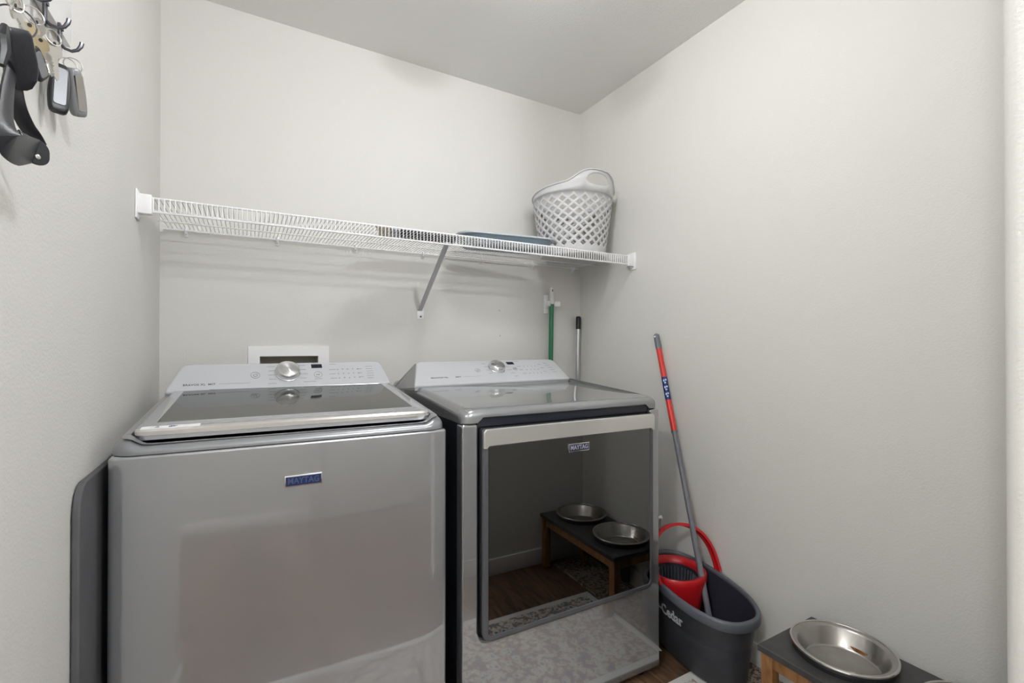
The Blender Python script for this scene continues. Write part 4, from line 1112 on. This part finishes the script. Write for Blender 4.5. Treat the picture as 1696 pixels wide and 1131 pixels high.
# fobs on the hook next to the board's edge
a0 = K(121, 113, 0.030); b0 = K(131, 193, 0.030)
fob('silver and grey car key fob hanging at the right end of the rack', a0, b0, (0.80, -0.60, 0), 0.024, 0.015, panel='steel', marks=False, ring=K(121, 108, 0.030))
a0 = K(101, 109, 0.020); b0 = K(96, 186, 0.020)
fob('silver car key fob with black edge hanging behind the rightmost one', a0, b0, (0.40, -0.92, 0), 0.026, 0.014, body='black', marks=False, ring=K(112, 108, 0.024))
# keys on the second hook
key('bright silver key hanging in front of the silver fobs', K(89, 66, 0.034), K(93, 131, 0.034), (0.8, -0.6, 0), 0.020, 'nickel', ring=K(88, 62, 0.034), deg=50)
key('nickel key with its blade turned edge-on beside the brass key', K(83, 70, 0.026), K(84, 124, 0.026), (0.35, -0.9, 0), 0.020, 'nickel')
# cluster on the third and fourth hooks
key('large nickel key hanging highest in the cluster under the rack', K(58, 30, 0.040), K(72, 96, 0.040), (0.9, -0.4, 0), 0.026, 'nickel', ring=K(56, 26, 0.04), deg=40)
key('brass key hanging in the cluster right of the black key pouch', K(48, 38, 0.045), K(52, 78, 0.045), (0.5, -0.85, 0), 0.018, 'brass')
key('brass key with narrow blade hanging below the large nickel key', K(66, 62, 0.044), K(71, 112, 0.044), (0.6, -0.8, 0), 0.017, 'brass')
key('nickel key at the top left hanging before the board', K(22, 4, 0.05), K(40, 50, 0.05), (0.9, -0.4, 0), 0.022, 'nickel', ring=K(24, 2, 0.05), deg=60)
a0 = K(52, 78, 0.040); b0 = K(70, 131, 0.040)
fob('small black plastic tag with grey face in the key cluster', a0, b0, (0.8, -0.6, 0), 0.022, 0.008, body='black', panel='fob_grey', marks=False, group='tags in the key cluster')
# big black key pouch
a0 = K(27, 47, 0.050); b0 = K(46, 150, 0.050)
pouch = thing('key_pouch', 'large glossy black key fob case hanging at the left of the rack', 'key case', (b0.x, b0.y, b0.z))
FMx = frame_from(a0, b0, (0.62, -0.78, 0)); L = (a0 - b0).length
def sec(z, kx, ky, dx=0.0): return [FMx @ Vector((a + dx, b, z)) for a, b in outline(-0.0118 * kx, 0.0118 * kx, -0.0065 * ky, 0.0065 * ky, 0.0038 * min(kx, ky), 5)]
MB().loft([sec(0, 0.35, 0.5, 0.006), sec(0.003, 0.6, 0.8, 0.004), sec(0.012, 0.88, 1, 0.0015), sec(0.022, 0.98, 1), sec(L * 0.5, 1.03, 1.1), sec(L * 0.9, 0.98, 1), sec(L * 0.97, 0.92, 0.9), sec(L, 0.8, 0.7)]).build('case_body', 'soft_black', pouch, world=True, angle=50)
mk = MB()
for zz in (0.020, 0.034):
    mk.loft([[FMx @ Vector((0.0112, b, zz + c_)) for b, c_ in outline(-0.0025, 0.0025, -0.0025, 0.0025, 0.001, 2)], [FMx @ Vector((0.0124, b, zz + c_)) for b, c_ in outline(-0.0025, 0.0025, -0.0025, 0.0025, 0.001, 2)]])
o = mk.build('red_buttons', 'red_mark', pouch, world=True, smooth=False); o['kind'] = 'stuff'
split_ring(pouch, K(25, 36, 0.048), 0.017, 15, 'dark_steel')
MB().tube([K(8, 42, 0.046), K(4, 60, 0.046), K(6, 84, 0.046), K(2, 108, 0.046)], [0.003, 0.006, 0.006, 0.003], 8).build('side_clasp', 'black', pouch, world=True)
# black strap loop with a rivet
strap = thing('leather_strap', 'black strap loop with a rivet hanging below the black key case', 'strap', tuple(K(62, 258, 0.05)))
def ribbon(pts, hw, th, wdir):
    rings = []
    for i, p in enumerate(pts):
        t = (pts[min(i + 1, len(pts) - 1)] - pts[max(i - 1, 0)]).normalized()
        wv = Vector(wdir[i]) if isinstance(wdir, list) else Vector(wdir)
        wv = (wv - t * wv.dot(t)).normalized(); nv = t.cross(wv)
        h = hw[i] if isinstance(hw, list) else hw
        rings.append([p + wv * a + nv * b for a, b in ((-h, -th * 0.6), (-h * 0.9, -th), (h * 0.9, -th), (h, -th * 0.6), (h, th * 0.6), (h * 0.9, th), (-h * 0.9, th), (-h, th * 0.6))])
    return rings
def smooth_path(P, n=6):
    out = []
    for i in range(len(P) - 1):
        p0, p1, p2, p3 = P[max(i - 1, 0)], P[i], P[i + 1], P[min(i + 2, len(P) - 1)]
        for k in range(n):
            t = k / n
            out.append(0.5 * ((2 * p1) + (p2 - p0) * t + (2 * p0 - 5 * p1 + 4 * p2 - p3) * t * t + (3 * p1 - p0 - 3 * p2 + p3) * t ** 3))
    out.append(P[-1]); return out
P1 = smooth_path([K(19, 108, 0.042), K(12, 150, 0.046), K(9, 185, 0.050), K(9, 212, 0.054), K(18, 236, 0.056), K(36, 248, 0.054), K(62, 250, 0.050)])
n1 = len(P1); ev = lambda t, *v: v[min(int(t * (len(v) - 1)), len(v) - 2)] * (1 - (t * (len(v) - 1) - min(int(t * (len(v) - 1)), len(v) - 2))) + v[min(int(t * (len(v) - 1)), len(v) - 2) + 1] * (t * (len(v) - 1) - min(int(t * (len(v) - 1)), len(v) - 2))
h1 = [ev(i / (n1 - 1), 0.006, 0.0075, 0.0085, 0.011, 0.017, 0.018, 0.013) for i in range(n1)]
d1 = []
for i in range(n1):
    t = smooth01((i / (n1 - 1) - 0.30) / 0.50)
    d1.append(Vector((0.30, 0.95, 0.0)).lerp(Vector((0.25, -0.25, 1.0)), t))
MB().loft(ribbon(P1, h1, 0.0012, d1)).build('strap_front', 'soft_black', strap, world=True, angle=60)
P2 = smooth_path([K(21, 112, 0.040), K(22, 140, 0.040), K(29, 175, 0.041), K(42, 205, 0.043), K(55, 224, 0.046), K(64, 240, 0.048)])
MB().loft(ribbon(P2, 0.0075, 0.0014, (0.93, 0.37, 0.0))).build('strap_back', 'soft_black', strap, world=True, angle=60)
e0 = K(60, 249, 0.051); FMx = frame_from(e0 + Vector((0, 0, 0.02)), e0, (0.75, -0.66, 0.0))
MB().loft([[FMx @ Vector((a, -0.002, b)) for a, b in outline(-0.013, 0.013, -0.017, 0.013, 0.012, 6)], [FMx @ Vector((a, 0.002, b)) for a, b in outline(-0.013, 0.013, -0.017, 0.013, 0.012, 6)]]).build('strap_end', 'soft_black', strap, world=True, bevel=0.001)
MB().lathe([(0.0028, 0.0), (0.0028, 0.001), (0.001, 0.0016), (0, 0.0016)], 12, m=FMx @ Matrix.Translation((0, 0.002, -0.008)) @ Matrix.Rotation(-PI / 2, 4, 'X')).build('rivet', 'nickel', strap, world=True)
